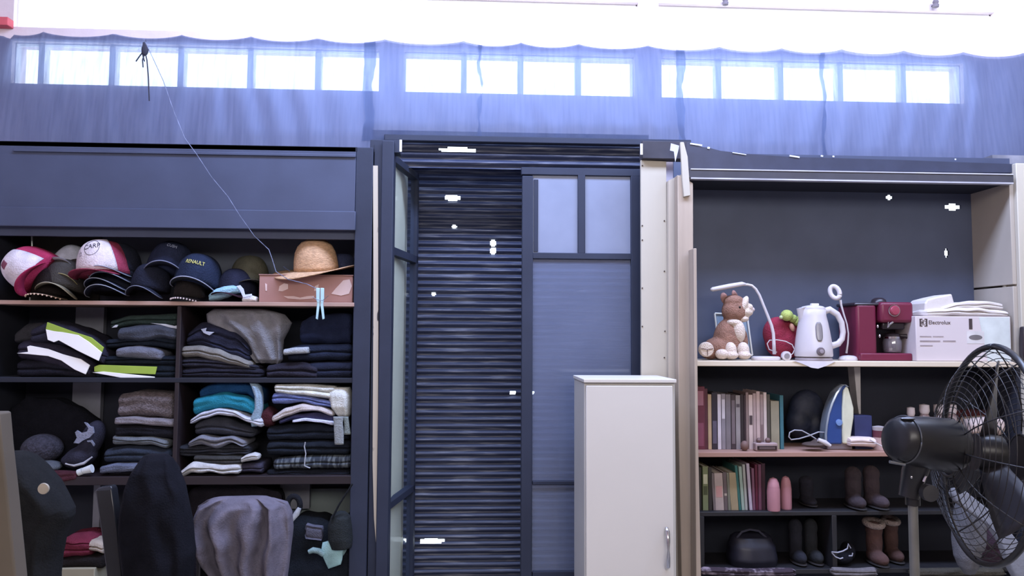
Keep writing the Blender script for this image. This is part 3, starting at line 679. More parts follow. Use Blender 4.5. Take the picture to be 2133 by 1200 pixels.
garment('pale blue cloth mask draped at the shelf edge beside the caps', 432, 500, [612,600,596,594,598], [627,625,620,612,608], (150,196,220), 1, 3.36, .05, 'cloth_mask', 'cloth', amp=.003,
        parts=(('ear_loop', [(492,596),(500,594),(507,602),(510,614),(524,612),(525,617),(506,620),(500,606)], (196,205,225), .004),))
garment('small white folded tissue on the shelf beside the cardboard box', 503, 534, [617,615,618], [629,629,629], (215,212,212), 1, 3.37, .05, 'tissue', 'tissue')
# cardboard box
M_card = mat('reddish_cardboard', (164,124,116), .8, var=.1, vs=5)
bxo = thing('cardboard_box', 'reddish brown cardboard box with torn paper patches under the straw hat', 'box', (X(636,3.46), 3.46, zt))
bt = Z(574,3.37,640)
ob('carton', G().box(X(537,3.37), X(733,3.37), 3.37, 3.60, zt+.001, bt), M_card, bxo, bevel=.003)
ob('lid_flap', G().box(X(536,3.37), X(734,3.37), 3.366, 3.60, bt, bt+.004), M_card, bxo, bevel=.001)
tp = mat('torn_paper_patch', (214,190,186), .8, var=.05)
for pts in ([(588,607),(600,602),(600,592),(592,590),(582,596),(580,606)], [(590,617),(612,617),(625,620),(640,617),(655,616),(652,622),(625,624),(600,622)],
            [(690,612),(700,600),(715,584),(728,582),(733,596),(727,612),(710,616)], [(552,590),(556,592),(556,606),(553,606)], [(664,592),(656,596),(654,606),(662,606)]):
    ob('torn_patch', flatband(pts, 3.368, .002), tp, bxo, smooth=0)
# straw hat
hc = Vector((X(656,3.45), 3.45, bt+.030)); HR = rot(9,-3,0)
hat = thing('straw_hat', 'round natural straw hat with wavy brim lying on the cardboard box', 'hat', hc)
M_straw = mat('straw', (196,158,124), .85, var=.22, vs=60, stretch=(1,1,2.5), bump=.5, bs=120)
prof = [(.098,0),(.097,.02),(.094,.05),(.088,.08),(.075,.108),(.055,.128),(.030,.138),(.004,.141)]
ob('crown', G().lathe(prof, hc, 40, HR), M_straw, hat, smooth=180)
rs = []
for i in range(9):
    r = lerp(.096, .19, i/8); rs.append([hc + HR @ Vector((r*cos(a), r*.9*sin(a) if i > 2 else r*lerp(1,.93,i/3)*sin(a), -.002 + .014*(i/8)**1.5*sin(2*a+2.4) - .016*(i/8)*(1 if cos(a)<0 else .2)*abs(cos(a)) + .010*(i/8)*max(0,cos(a)))) for a in [2*pi*k/60 for k in range(60)]])
ob('brim', G().rings(rs, cap=False), M_straw, hat, smooth=180, solid=.004)
ob('hat_cord', G().tube([hc + Vector(v) for v in ((-.12,-.10,.006),(-.105,-.125,-.004),(-.085,-.13,-.016))], .0013, 5), M_black, hat)
# black fedora behind the straw hat
fc = Vector((X(712,3.53), 3.53, bt+.005))
fe = thing('dark_hat', 'dark hat standing behind the straw hat at the end of the shelf', 'hat', fc)
ob('crown', G().lathe([(.06,0),(.062,.04),(.055,.085),(.035,.105),(.004,.108)], fc, 24), fab((52,58,84)), fe, smooth=180)

# ================================================================ FOLDED CLOTHES
REF = mat('reflective_tape', (250,250,250), .45, var=.01)
HIV = mat('hi_vis_green', (150,176,70), .7, var=.1, vs=8)
GA = 'clothes on the upper left shelf'
garment('black folded top at the bottom of the upper left pile', 30, 200, [752,748,757,772], [786,786,787,788], (28,28,40), 2, group=GA)
garment('dark folded work jacket with one white reflective band, lower of the two', 32, 190, [712,705,715,730,755], [748,752,765,778,785], (46,42,58), 2, YF+.02, group=GA,
        parts=(('reflective_band', [(34,736),(58,733),(56,722),(62,720),(100,727),(130,738),(168,748),(187,761),(178,780),(155,770),(127,751),(100,742),(60,738)], REF, .010),))
garment('dark folded work jacket with yellow-green and white reflective bands', 58, 216, [684,668,678,696,726], [716,713,722,742,762], (44,42,58), 2, YF+.005, group=GA,
        parts=(('reflective_band', [(95,686),(112,690),(130,692),(163,698),(185,712),(212,734),(205,752),(160,730),(122,709),(112,713),(99,708)], REF, .010),
               ('green_band', [(98,671),(150,690),(190,703),(216,724),(212,734),(185,712),(163,698),(130,692),(112,690),(95,686)], HIV, .008)))
garment('dark grey crumpled sweater lying at the back left corner', 28, 100, [690,674,672,680], [716,714,712,712], (52,52,56), 1, YF+.06, group=GA)
garment('dark folded trousers with green and white reflective hem bands', 193, 366, [760,757,757,760], [788,790,791,792], (24,32,42), 2, group=GA,
        parts=(('green_band', [(196,764),(206,760),(327,764),(323,780),(240,777),(196,774)], HIV, .008), ('reflective_band', [(192,776),(215,774),(322,785),(320,795),(262,789)], REF, .010)))
garment('dark navy folded sweater under the grey rolled cloth', 214, 368, [742,740,742], [761,760,761], (26,34,46), 2, group=GA)
garment('grey rolled cloth on the navy sweater', 238, 336, [727,722,721,724,732], [744,746,747,749,750], (102,104,118), 1, YF+.01, .18, group=GA, amp=.003)
garment('navy folded shirt above the grey rolled cloth', 216, 368, [706,704,700,704], [726,722,722,728], (28,36,48), 2, group=GA)
garment('charcoal thick folded sweater with rounded front edge', 242, 369, [684,676,676,684], [708,712,705,708], (66,70,82), 1, YF+.01, group=GA, amp=.006)
garment('dark green folded blanket on top of the second pile', 226, 372, [668,656,655,652], [684,678,676,682], (46,62,58), 2, group=GA,
        parts=(('white_edge', [(312,673),(345,675),(363,679),(372,677),(371,685),(358,684),(335,677)], (190,195,205), .006), ('white_corner', [(232,683),(240,677),(246,677),(243,682)], (190,195,205), .006)))
GB = 'clothes on the upper right shelf'
garment('black folded trousers at the bottom left of the right compartment', 374, 545, [768,764,766,770], [788,788,789,790], (36,36,48), 2, group=GB)
garment('charcoal folded shirt second from the bottom in the right compartment', 374, 535, [745,745,755,762], [768,766,768,771], (44,44,56), 2, group=GB)
garment('greyish beige folded trousers sloping down to the right', 374, 522, [722,720,726,740,754], [746,744,752,762,768], (122,119,114), 2, YF+.02, group=GB)
garment('dark navy crumpled shirt under the pale crumpled cloth', 386, 522, [690,672,676,684,720], [724,724,738,752,756], (36,38,58), 3, YF+.04, group=GB, amp=.010,
        parts=(('white_tag', [(418,686),(430,683),(428,690),(446,692),(436,699),(424,694)], (170,175,190), .012),))
tag(ob('crumpled_cloth', body([(643,446,548,.03),(655,432,592,.06),(672,434,608,.07),(690,470,600,.07),(708,503,590,.06),(730,516,590,.05),(748,528,592,.045),(756,534,586,.02)], YF+.10, folds=7, famp=.022, seed=2.2, amp=.010), fab(kc((126,126,132))), smooth=180),
    'pale grey crumpled cloth hanging over the pile in the right compartment', 'cloth')
garment('charcoal folded jersey at the bottom of the rightmost pile', 552, 662, [762,757,755,764], [789,789,790,790], (44,42,56), 2, group=GB)
garment('navy folded duvet filling the right corner of the compartment', 622, 734, [668,655,652,656], [712,716,716,716], (28,36,62), 1, YF+.06, group=GB, amp=.012)
garment('dark navy folded coat below the navy duvet', 596, 734, [722,716,716,718], [754,752,752,752], (30,36,56), 2, YF+.05, group=GB, amp=.008)
garment('dark slate folded coat at the bottom of the right corner', 640, 734, [756,754,754], [790,790,790], (32,36,54), 2, YF+.04, group=GB)
garment('small pale striped sock sticking out of the navy coat', 588, 642, [728,724,723], [740,738,736], (160,165,172), 1, YF+.005, .06, 'sock', 'sock', amp=.002)
GC = 'clothes in the lower middle compartment'
FUZ = mat('brown_fleece', (104,95,97), 1, var=.35, vs=90, bump=1.0, bs=160)
garment('brownish fuzzy folded fleece blanket on top of the pile', 242, 362, [822,816,818,822], [872,868,870,874], (92,84,86), 1, group=GC, m=FUZ, amp=.008)
garment('pale mauve folded shirt directly under the fuzzy fleece blanket', 234, 365, [871,869,872,874], [885,884,888,892], (122,116,122), 1, YF+.015, group=GC)
garment('black folded T-shirt with faint lettering on its edge', 236, 365, [887,886,889,893], [911,908,912,916], (24,24,30), 1, YF+.02, group=GC, parts=())


garment('medium grey folded shirt under the black lettered T-shirt', 230, 350, [908,912,910,916], [927,926,928,936], (100,106,112), 2, YF+.015, group=GC)
garment('dark slate blue folded jeans under the grey shirt', 212, 356, [938,930,930,938], [966,964,966,968], (44,52,66), 2, YF+.02, group=GC)
garment('pale slate folded strip of cloth at the bottom of the pile', 204, 312, [974,966,966,970], [988,986,984,986], (92,98,118), 1, YF+.005, .15, group=GC)
garment('black folded cloth at the very bottom of the fleece pile', 222, 362, [972,970,970], [993,993,994], (22,20,28), 2, YF+.03, group=GC)
GD = 'clothes in the lower left part of the right compartment'
garment('deep blue folded towel on top of the teal towel', 412, 545, [812,797,794,796,800], [832,824,820,824,850], (24,66,112), 1, YF+.05, .2, group=GD, amp=.006, name='folded_towel', cat='towel')
garment('teal folded towel arched over the white towel', 398, 540, [832,824,818,826,846], [868,856,852,858,870], (30,124,150), 1, YF+.02, .22, group=GD, amp=.006, name='folded_towel', cat='towel')
garment('white folded towel arched under the teal towel', 391, 548, [876,858,851,856,868,872], [886,872,864,866,880,892], (190,192,206), 2, YF+.01, .22, group=GD, name='folded_towel', cat='towel')
tag(ob('towel_end', body([(795,518,534,.01),(805,525,544,.03),(825,532,548,.03),(850,532,548,.03),(872,522,545,.03),(888,524,536,.01)], YF+.04, .03, folds=2, famp=.006), fab(kc((140,165,185))), smooth=180), 'pale blue towel end hanging at the right of the teal towel', 'towel')
garment('dark grey folded shirt under the white towel', 402, 528, [884,870,872,886,894], [906,906,908,910,912], (56,58,68), 2, YF+.03, group=GD)
garment('mid grey rumpled shirt in the middle of the pile', 388, 510, [920,908,912,908,920], [932,928,934,926,932], (116,118,128), 2, YF+.015, group=GD, amp=.008)
garment('black rumpled sweater under the mid grey shirt', 368, 520, [930,928,926,930], [950,952,952,948], (46,48,56), 3, YF+.03, group=GD, amp=.008)
garment('dark olive folded trousers above the white crumpled cloth', 400, 505, [948,950,950,950], [970,968,968,968], (58,58,58), 2, YF+.02, group=GD)
garment('small white rolled sock lying on the dark trousers', 500, 538, [955,948,945,948], [964,962,960,958], (190,190,190), 2, YF+.005, .07, 'sock', 'sock', amp=.003)
garment('white crumpled cloth draping over the front of the lower shelf', 366, 500, [988,964,968,972,970], [1000,986,984,990,988], (184,184,184), 2, YF-.004, .18, group=GD, amp=.007)
garment('mauve grey folded cloth at the bottom right of the towel pile', 498, 546, [968,966,966], [986,986,988], (58,56,72), 2, YF+.02, .2, group=GD)
GE = 'clothes in the lower right corner'
garment('white folded shirt on top of the pile beside the wardrobe side', 568, 700, [803,800,801,806], [816,824,830,834], (208,210,204), 2, YF+.01, group=GE, amp=.005)
tag(ob('draped_shirt', body([(806,678,730,.05),(822,684,734,.07),(845,688,734,.07),(862,700,732,.05),(874,713,724,.015)], YF+.07, .06, folds=4, famp=.008, seed=1, amp=.004), fab(kc((204,206,202))), smooth=180), 'white shirt sleeve bunched over the right end of the pile', 'shirt')
garment('blue and lilac folded shirt under the white shirt', 563, 700, [820,816,826,832,838], [842,842,838,846,852], (100,112,166), 2, YF+.015, group=GE, amp=.005)
garment('dull pink and cream folded shirt arched over the navy shirt', 563, 696, [868,850,842,846,858], [880,868,858,858,868], (190,180,178), 1, YF+.01, group=GE)
garment('navy folded shirt arched under the cream shirt', 578, 698, [876,864,860,866], [884,874,874,884], (52,52,86), 1, YF+.02, group=GE)
garment('thin white folded vest on the black clothes', 606, 696, [876,871,874,878], [881,878,881,887], (196,200,222), 1, YF+.012, .15, group=GE, amp=.002)
garment('dark red bunched cloth between the towel pile and the white shirt', 543, 568, [856,848,858], [890,892,888], (66,28,36), 1, YF+.03, .12, group=GE, name='bunched_cloth', cat='cloth')
garment('black folded sweater directly under the white vest', 552, 730, [890,886,884,888], [920,918,918,918], (28,34,46), 2, YF+.03, group=GE)
garment('black folded trousers above the plaid shirt', 552, 730, [921,920,919,920], [950,950,948,950], (26,32,42), 2, YF+.025, group=GE)
M_plaid = mat('plaid_cloth', (40,46,56), .9, var=0, vs=3, stretch=(30,1,9), rgb2=(96,104,110), thr=(.45,.6))
garment('dark plaid folded shirt at the bottom of the right pile', 566, 734, [958,952,950,950], [980,978,978,978], (70,78,84), 2, YF+.02, group=GE, m=M_plaid)
garment('black folded cloth under the plaid shirt', 552, 732, [980,979,979], [994,994,995], (24,28,38), 1, YF+.03, group=GE)
strap = thing('grey_strap', 'grey cloth strap with a loop hanging down the front of the pile', 'strap', P(712,925,YF))
ob('band', body([(868,694,716,.008),(880,695,714,.008),(900,696,716,.008),(926,697,716,.008)], YF+.0, .008), fab(kc((140,146,150))), strap, smooth=180)
ob('second_band', body([(868,714,726,.008),(885,717,728,.008),(905,716,731,.008)], YF+.012, .008), fab(kc((120,130,128))), strap, smooth=180)
tag(ob('cord', G().tube([P(a,b,YF+.004) for a,b in ((636,921),(634,930),(637,945),(635,958),(634,970),(640,973),(646,975))], .0025, 6), fab((170,175,185))), 'thin white cord dangling in front of the black and plaid clothes', 'cord')

# lower left compartment: shoe, caps and odds and ends
sn = thing('sneaker', 'dark grey sneaker with pale stripes standing on its heel', 'shoe', P(180,985,YF+.08))
Ys = YF+.08
ob('upper', blob([E(168,952,Ys,34,26,22,rot(0,-20,0)), E(192,915,Ys,22,24,40,rot(0,20,0)), E(150,958,Ys,20,22,12)]), fab(kc((44,44,58))), sn, remesh=.006)
ob('sole', G().tube([P(a,b,Ys-.045) for a,b in ((136,966),(155,970),(175,965),(192,952))], [.003,.006,.006,.003], 8), fab((170,172,182), .1), sn)
ob('stripe', flatband([(175,880),(181,882),(186,888),(193,890),(195,902),(186,912),(172,918),(164,924),(153,923),(160,912),(156,901),(160,897),(168,902),(181,899),(184,892)], Ys-.058, .01), fab((128,132,150)), sn, smooth=0)
ob('stripe', flatband([(181,918),(190,917),(196,926),(195,930),(189,921),(182,921)], Ys-.06, .01), fab((120,124,140)), sn, smooth=0)
tag(ob('knit_hat', blob([E(88,935,YF+.1,38,40,30), E(62,955,YF+.1,20,30,20)]), mat('black_fuzzy_wool', (52,50,60), 1, var=.4, vs=70, bump=1, bs=120), remesh=.007), 'dark fuzzy knit hat in the lower left compartment', 'hat')
tag(ob('grey_cap_peak', blob([E(96,972,YF+.05,30,30,12)]), fab(kc((84,88,96))), remesh=.005), 'grey rounded cap peak lying under the knit hat', 'cap')
garment('black bundled bag behind the sneaker in the lower left compartment', 8, 200, [850,830,832,850,880], [990,990,990,990], (20,22,30), 1, YF+.16, .12, 'dark_bag', 'bag', amp=.01)
garment('dark maroon strip of cloth hanging at the lower shelf edge on the left', 78, 160, [985,982,984], [1008,1010,1000], (70,34,44), 1, YF-.006, .05, 'maroon_cloth', 'cloth')
wt = thing('white_tube', 'small white plastic tube with cap lying on the lower shelf', 'tube', P(178,982,YF+.0))
R0 = rot(0,0,0); a0, a1, a2 = P(163,985,YF+.012), P(173,981,YF+.012), P(192,976,YF+.012)
ob('cap', G().tube([a0, a0.lerp(a1,.9)], .014, 14), fab((200,205,205), .1), wt); ob('barrel', G().tube([a1, a2], [.013,.018], 14), fab((205,210,212), .1), wt)

# ================================================================ FOREGROUND LEFT: coats and chairs
def pt(px, py, Y): return P(px, py, Y)
# chair carrying the grey jacket
def chair(label, pxc, Y, wpx, topy, Mx, legs=True):
    c = X(pxc, Y); hw = wpx/2*Y/F; zt_ = Z(topy, Y, pxc)
    t = thing('chair', label, 'chair', (c, Y, 0))
    ob('backrest', G().box(c-hw+.02, c+hw-.02, Y-.012, Y+.012, zt_-.36, zt_), Mx, t, bevel=.01)
    ob('seat', G().box(c-hw, c+hw, Y-.44, Y+.0, .43, .47), Mx, t, bevel=.012)
    for sx in (-1, 1):
        ob('leg', G().tube([(c+sx*(hw-.02), Y+.0, zt_-.05), (c+sx*(hw-.02), Y+.02, .45), (c+sx*(hw-.015), Y+.04, 0)], .012, 8), M_metal if legs == 2 else Mx, t)
        ob('leg', G().tube([(c+sx*(hw-.02), Y-.40, .45), (c+sx*(hw-.015), Y-.43, 0)], .012, 8), Mx, t)
    return t
M_blk = mat('black_plastic', (26,26,30), .3, var=.05)
chair('black chair hidden under the grey jacket', 505, 2.66, 170, 1052, M_blk)
tag(ob('grey_jacket', body([(1036,452,548,.025),(1041,432,568,.05),(1052,412,594,.075),(1075,403,603,.09),(1110,402,605,.10),(1140,408,603,.10),(1170,430,600,.10),(1200,455,598,.10),(1260,470,600,.09),(1330,480,600,.07)], 2.66, folds=8, famp=.040, diag=.022, seed=.6, amp=.008, n=90, ex=.85), fab(kc((100,95,108),1.05), .3), smooth=180),
    'mauve grey jacket draped in deep folds over a chair back', 'jacket')
# chair with glossy black back post, and the black coat over it
c2 = thing('chair', 'chair with a glossy black back post rising left of the black coat', 'chair', (X(228,2.5), 2.5, 0))
ob('back_post', G().rings([[P(a,b,2.5)+Vector((0,dy,0)) for a,b,dy in q] for q in ([(204,1016,0),(232,1012,0),(232,1012,.03),(204,1016,.03)], [(200,1022,-.006),(235,1020,-.006),(235,1020,.036),(200,1022,.036)], [(212,1110,-.004),(246,1106,-.004),(246,1106,.036),(212,1110,.036)], [(222,1200,0),(254,1200,0),(254,1200,.036),(222,1200,.036)], [(232,1330,0),(262,1330,0),(262,1330,.036),(232,1330,.036)])]), mat('glossy_black', (40,42,48), .22, var=.05), c2, smooth=30, bevel=.004)
ob('seat', G().box(X(228,2.5), X(228,2.5)+.28, 2.06, 2.5, .42, .46), M_blk, c2, bevel=.012)
for a, b in ((0,0),(.25,0),(0,-.40),(.25,-.40)): ob('leg', G().tube([(X(236,2.5)+a, 2.5+b, .45), (X(236,2.5)+a, 2.5+b*1.05, 0)], .012, 8), M_blk, c2)
tag(ob('black_coat', body([(948,304,346,.02),(958,294,356,.04),(980,280,368,.07),(1015,266,382,.085),(1060,258,391,.09),(1100,256,399,.09),(1150,254,406,.09),(1200,262,400,.09),(1330,268,400,.08)], 2.5, folds=5, famp=.012, seed=4, amp=.008, n=70), fab((17,18,26), .3), smooth=180),
    'black coat hanging over the chair back left of the grey jacket', 'coat')
lj = thing('leather_coat', 'black coat with a round pale badge at the lower left', 'coat', P(80,1200,2.0))
ob('coat_body', body([(940,28,52,.01),(950,20,66,.04),(975,14,88,.07),(1005,16,114,.08),(1035,18,132,.08),(1062,20,148,.07),(1076,22,150,.06),(1092,24,143,.06),(1120,28,133,.06),(1160,30,122,.06),(1200,34,118,.06),(1330,40,114,.06)], 2.0, folds=4, famp=.01, seed=8, amp=.008, n=60), fab((28,29,31), .3), lj, smooth=180)
bc = P(91,1018,1.912)
ob('badge', G().lathe([(.001,-.003),(.0125,-.003),(.0135,0),(.0125,.003),(.001,.004)], bc, 24, rot(90,0,0)), mat('tarnished_brass', (172,164,150), .4, metal=.3), lj)
# crate with things under the wardrobe
cz_ = Z(1184,3.30,165)
tag(ob('wooden_crate', G().box(X(100,3.30), X(216,3.30), 3.30, 3.56, 0, cz_), mat('cream_crate', (150,144,122), .8, var=.12, vs=6), bevel=.004), 'cream wooden crate top at the bottom left of the wardrobe', 'crate')
garment('dark bag lying on the cream crate', 104, 214, [1168,1160,1160], [1186,1186,1186], (30,26,26), 1, 3.31, .2, 'dark_pouch', 'bag')
garment('crumpled red cloth on the dark bag at the bottom left', 116, 190, [1130,1120,1118,1124], [1166,1166,1164,1160], (112,38,56), 3, 3.31, .18, 'red_cloth', 'cloth', amp=.012)
garment('small cream cloth right of the red cloth', 184, 214, [1126,1128,1134], [1150,1152,1158], (170,155,140), 2, 3.31, .12, 'cream_cloth', 'cloth', amp=.004)
garment('dark bedding packed behind the chairs in the wardrobe bottom', 380, 590, [1020,1012,1015,1030], [1330,1330,1330,1330], (30,26,34), 3, 3.42, .14, 'dark_bedding', 'bedding', amp=.01)
# lower right compartment
garment('heap of black clothes in the wardrobe bottom beside the grey jacket', 592, 734, [1100,1078,1082,1100,1070], [1330,1330,1330,1330,1330], (24,30,38), 3, 3.35, .2, 'black_clothes_heap', 'clothes', amp=.014)
hp_ = thing('headband', 'black padded ring with a white cushion beside the grey jacket', 'headphones', P(612,1085,3.30))
ob('padded_ring', G().tube([P(612+13*cos(a), 1052+18*sin(a), 3.30) for a in [2*pi*i/20 for i in range(21)]], .012, 10), fab((26,28,34)), hp_)
ob('cushion', G().tube([P(608,1084,3.29), P(618,1070,3.29), P(624,1058,3.29)], [.008,.013,.008], 10), fab((170,176,184), .1), hp_)
bg = thing('shoulder_bag', 'dark rounded bag with a strap at the right of the wardrobe bottom', 'bag', P(712,1140,3.32))
ob('bag_body', body([(1066,704,722,.02),(1075,692,732,.05),(1095,684,735,.06),(1120,682,735,.06),(1140,690,730,.05)], 3.32, .05, amp=.01), fab((40,44,46)), bg, smooth=180)
ob('strap', G().tube([P(a,b,3.27) for a,b in ((734,1008),(728,1018),(716,1036),(706,1052),(698,1068),(692,1080))], .010, 8, .4), fab((32,34,38)), bg)
garment('small mauve grey card box among the black clothes', 636, 672, [1092,1096,1098], [1124,1126,1128], (92,92,108), 1, 3.335, .02, 'card', 'card', amp=.001)
mc = thing('mint_cloth', 'pale mint folded cloth hanging over the heap of black clothes', 'cloth', P(690,1185,3.30))
ob('cloth_face', G().rings([[P(a,b,Y_) for a,b in q for Y_ in (y0,)] for y0, q in ((3.300,[(672,1130),(700,1122),(720,1112),(716,1140),(713,1165),(710,1176),(684,1185),(676,1168),(668,1150)]),(3.290,[(674,1133),(700,1125),(718,1116),(714,1140),(711,1165),(708,1174),(685,1182),(678,1168),(671,1150)]))]), fab(kc((160,206,208)), .3), mc, smooth=60)
ob('cloth_back', flatband([(716,1118),(727,1109),(727,1130),(720,1150),(715,1158),(713,1130)], 3.302, .02), fab(kc((120,150,150))), mc, smooth=0)
ob('rolled_corner', G().tube([P(a,b,3.295) for a,b in ((643,1150),(652,1146),(664,1148),(674,1156))], [.009,.012,.012,.010], 10), fab(kc((130,158,158))), mc)
# ================================================================ APPLIANCE SHELF (right)
za, zb, zc_, zd = RZA, RZB, RZC, RZD
def S(Y): return Y/F
# ---- plush dog
Yd = YF+.10; s_ = Yd/F
dog = thing('plush_dog', 'brown and white plush dog sitting on the left end of the appliance shelf', 'soft toy', (X(1510,Yd), Yd, za))
M_brn = mat('brown_plush', (148,110,94), 1, var=.2, vs=40, bump=.8, bs=200); M_wht = mat('cream_plush', (222,204,190), 1, var=.06, vs=40, bump=.8, bs=200)
ob('body', blob([E(1512,705,Yd,26,30,42,rot(0,8,0)), E(1500,725,Yd,36,34,24), E(1522,680,Yd,18,20,26), E(1530,648,Yd-.01,27,26,27), E(1528,628,Yd-.01,22,22,14),
                 E(1480,736,Yd-.01,20,20,13,rot(0,0,0)), E(1528,712,Yd-.03,14,13,30), E(1548,712,Yd+.02,10,12,28)]), M_brn, dog, remesh=.005)
ob('muzzle', blob([E(1552,650,Yd-.025,17,15,11), E(1546,664,Yd-.02,14,16,8), E(1548,636,Yd-.035,8,12,22,rot(0,25,0)), E(1560,640,Yd-.03,8,12,8)]), M_wht, dog, remesh=.004)
ob('nose', blob([E(1567,645,Yd-.03,5,6,5)]), fab((205,190,190)), dog)
ob('chest', blob([E(1537,690,Yd-.03,15,18,26,rot(0,-6,0)), E(1528,672,Yd-.025,16,18,9)]), M_wht, dog, remesh=.004)
ob('eye', blob([E(1541,640,Yd-.062,2.2,2,2.6)]), mat('black_bead', (15,12,12), .2), dog)
for a, b, c in ((1511,622,8),(1533,617,6)): ob('ear', blob([E(a-2,b,Yd+.0,c,5,13,rot(0,-18,0))]), mat('ear_plush', (150,112,104), 1, var=.2, vs=40), dog)
for a, b, r in ((1521,730,15),(1548,730,14)): ob('paw', blob([E(a,b,Yd-.06,r*.9,16,18), E(a+2,740,Yd-.07,r,18,9)]), M_wht, dog, remesh=.004)
ob('paw', blob([E(1504,738,Yd-.07,14,15,11)]), M_wht, dog)
fp = ob('foot_sole', G().lathe([(.001,-.03),(.026,-.026),(.033,-.01),(.033,.004),(.028,.012),(.001,.015)], P(1471,728,Yd-.075), 24, rot(90,0,0)), M_wht, dog)
fc_ = P(1471,728,Yd-.091)
fc_ = P(1471,728,Yd-.075)+Vector((0,-.014,0))
ob('stitching', G().tube([fc_+Vector((-.027,-.000,.004)), fc_+Vector((0,-.004,.000)), fc_+Vector((.027,0,.004))], .0014, 5), fab((90,60,60)), fp)
ob('stitching', G().tube([fc_+Vector((0,-.004,0)), fc_+Vector((.001,-.003,-.014)), fc_+Vector((.002,0,-.026))], .0014, 5), fab((90,60,60)), fp)
# ---- photo frame behind the dog
Yf_ = YF+.20
pf = thing('picture_frame', 'white edged picture frame leaning behind the plush dog', 'picture frame', (X(1525,Yf_), Yf_, za))
fr = [(1489,653),(1556,656),(1567,740),(1499,742)]
ob('picture', flatband([(1492,656),(1553,659),(1563,737),(1502,739)], Yf_, .006), mat('pale_blue_print', (128,146,164), .5), pf, smooth=0)
for a, b in ((0,1),(1,2),(2,3),(3,0)): ob('frame_bar', G().tube([P(*fr[a],Yf_-.002), P(*fr[b],Yf_-.002)], .0045, 6), mat('white_frame', (210,210,205), .5), pf)
# ---- white desk lamp
M_wp = mat('white_plastic', (198,191,194), .3, var=.01)
Yl = YF+.06; lx = P(1597,742,Yl)
dl_ = thing('desk_lamp', 'white desk lamp with long straight head bent over the plush dog', 'lamp', (lx.x, Yl, za))
ob('base', G().lathe([(.002,0),(.064,.001),(.066,.006),(.064,.014),(.055,.018),(.002,.019)], (lx.x-.004, Yl, za), 32, None, 1, .8), M_wp, dl_)
ob('stem', G().tube([P(a,b,Yl) for a,b in ((1613,738),(1612,715),(1611,695),(1607,678),(1598,655),(1590,635),(1582,615),(1574,602),(1566,595),(1557,593),(1548,593))], [.008,.0075,.007,.007,.0065,.006,.006,.006,.006,.006,.006], 12), M_wp, dl_, smooth=180)
ob('lamp_head', G().tube([P(a,b,Yl) for a,b in ((1553,592),(1546,591.5),(1520,596),(1500,600),(1484,603),(1480,603.5))], [.006,.010,.011,.011,.010,.005], 12, 1.0), M_wp, dl_, smooth=180)
ob('power_cable', G().tube([P(a,b,Yl+.03) for a,b in ((1618,734),(1602,728),(1598,716),(1603,709),(1618,708),(1636,711),(1650,718),(1655,728),(1652,736),(1642,744))], .0025, 6), M_wp, dl_, smooth=180)
# white adapter
Ya = YF+.02
ad = thing('power_adapter', 'small white round plug between the desk lamp and the kettle', 'adapter', (X(1638,Ya), Ya, za))
ob('plug_body', G().lathe([(.001,-.014),(.018,-.012),(.021,-.004),(.021,.012),(.001,.014)], (X(1638,Ya), Ya+.01, za+.021), 20, rot(90,0,0)), M_wp, ad)
ob('plug_face', G().lathe([(.001,0),(.012,0),(.012,.003),(.001,.003)], (X(1638,Ya), Ya-.003, za+.021), 16, rot(90,0,0)), mat('grey_plastic', (130,122,124), .5), ad)
# ---- red apple cushion and green caterpillar
Yr = YF+.19
tag(ob('red_cushion', blob([E(1620,695,Yr,32,24,36), E(1650,700,Yr,34,26,40), E(1636,715,Yr,44,28,34)]), mat('red_plush', (138,42,62), 1, var=.15, vs=30, bump=.5, bs=150), remesh=.006), 'round red plush cushion behind the kettle and desk lamp', 'cushion')
cat_ = thing('caterpillar_toy', 'green plush caterpillar curled on the red cushion behind the kettle', 'soft toy', P(1650,670,Yr-.04))
M_grn = mat('green_plush', (168,180,100), 1, var=.12, vs=40, bump=.6, bs=150)
ob('head', blob([E(1639,657,Yr-.06,13,12,12)]), M_grn, cat_)
for a, b, r in ((1652,664,9),(1661,671,9),(1668,664,8)): ob('body_segment', blob([E(a,b,Yr-.05,r,9,9)]), M_grn, cat_)
ob('snout', blob([E(1627,661,Yr-.065,4,4,4)]), mat('pale_green', (190,200,150), .9), cat_)
ob('foot', blob([E(1650,682,Yr-.06,5,6,9,rot(0,-20,0))]), mat('peach_plush', (190,140,120), 1), cat_)
# ---- kettle
Yk = YF+.06; kc_ = Vector((X(1694,Yk), Yk, za)); k = Yk/F
ket = thing('kettle', 'white electric kettle with a water window and round knob', 'kettle', kc_)
ob('power_base', G().lathe([(.002,0),(.078,.0),(.080,.004),(.078,.012),(.070,.016),(.002,.017)], kc_, 36), mat('grey_kettle_base', (150,140,144), .5, var=.03), ket)
hK = Z(638,Yk,1700)-za
prof = [(.002,.018),(.080,.018),(.082,.024),(.081,.05),(.077,.09),(.071,.13),(.064,.17),(.057,.20),(.055,hK-.016)]
ob('body', G().lathe(prof+[(.050,hK-.012)], kc_, 48), M_wp, ket, smooth=50)
ob('lid', G().lathe([(.055,hK-.016),(.054,hK-.008),(.044,hK-.001),(.020,hK+.004),(.002,hK+.005)], kc_, 36), mat('grey_lid', (196,190,196), .35), ket)
ob('lid_knob', G().bxr(kc_+Vector((.004,-.01,hK+.007)), (.035,.02,.010)), mat('lid_knob', (215,210,214), .3), ket, bevel=.003)
sp = [P(1668,640,Yk), P(1659,643,Yk), P(1664,668,Yk), P(1671,690,Yk)]
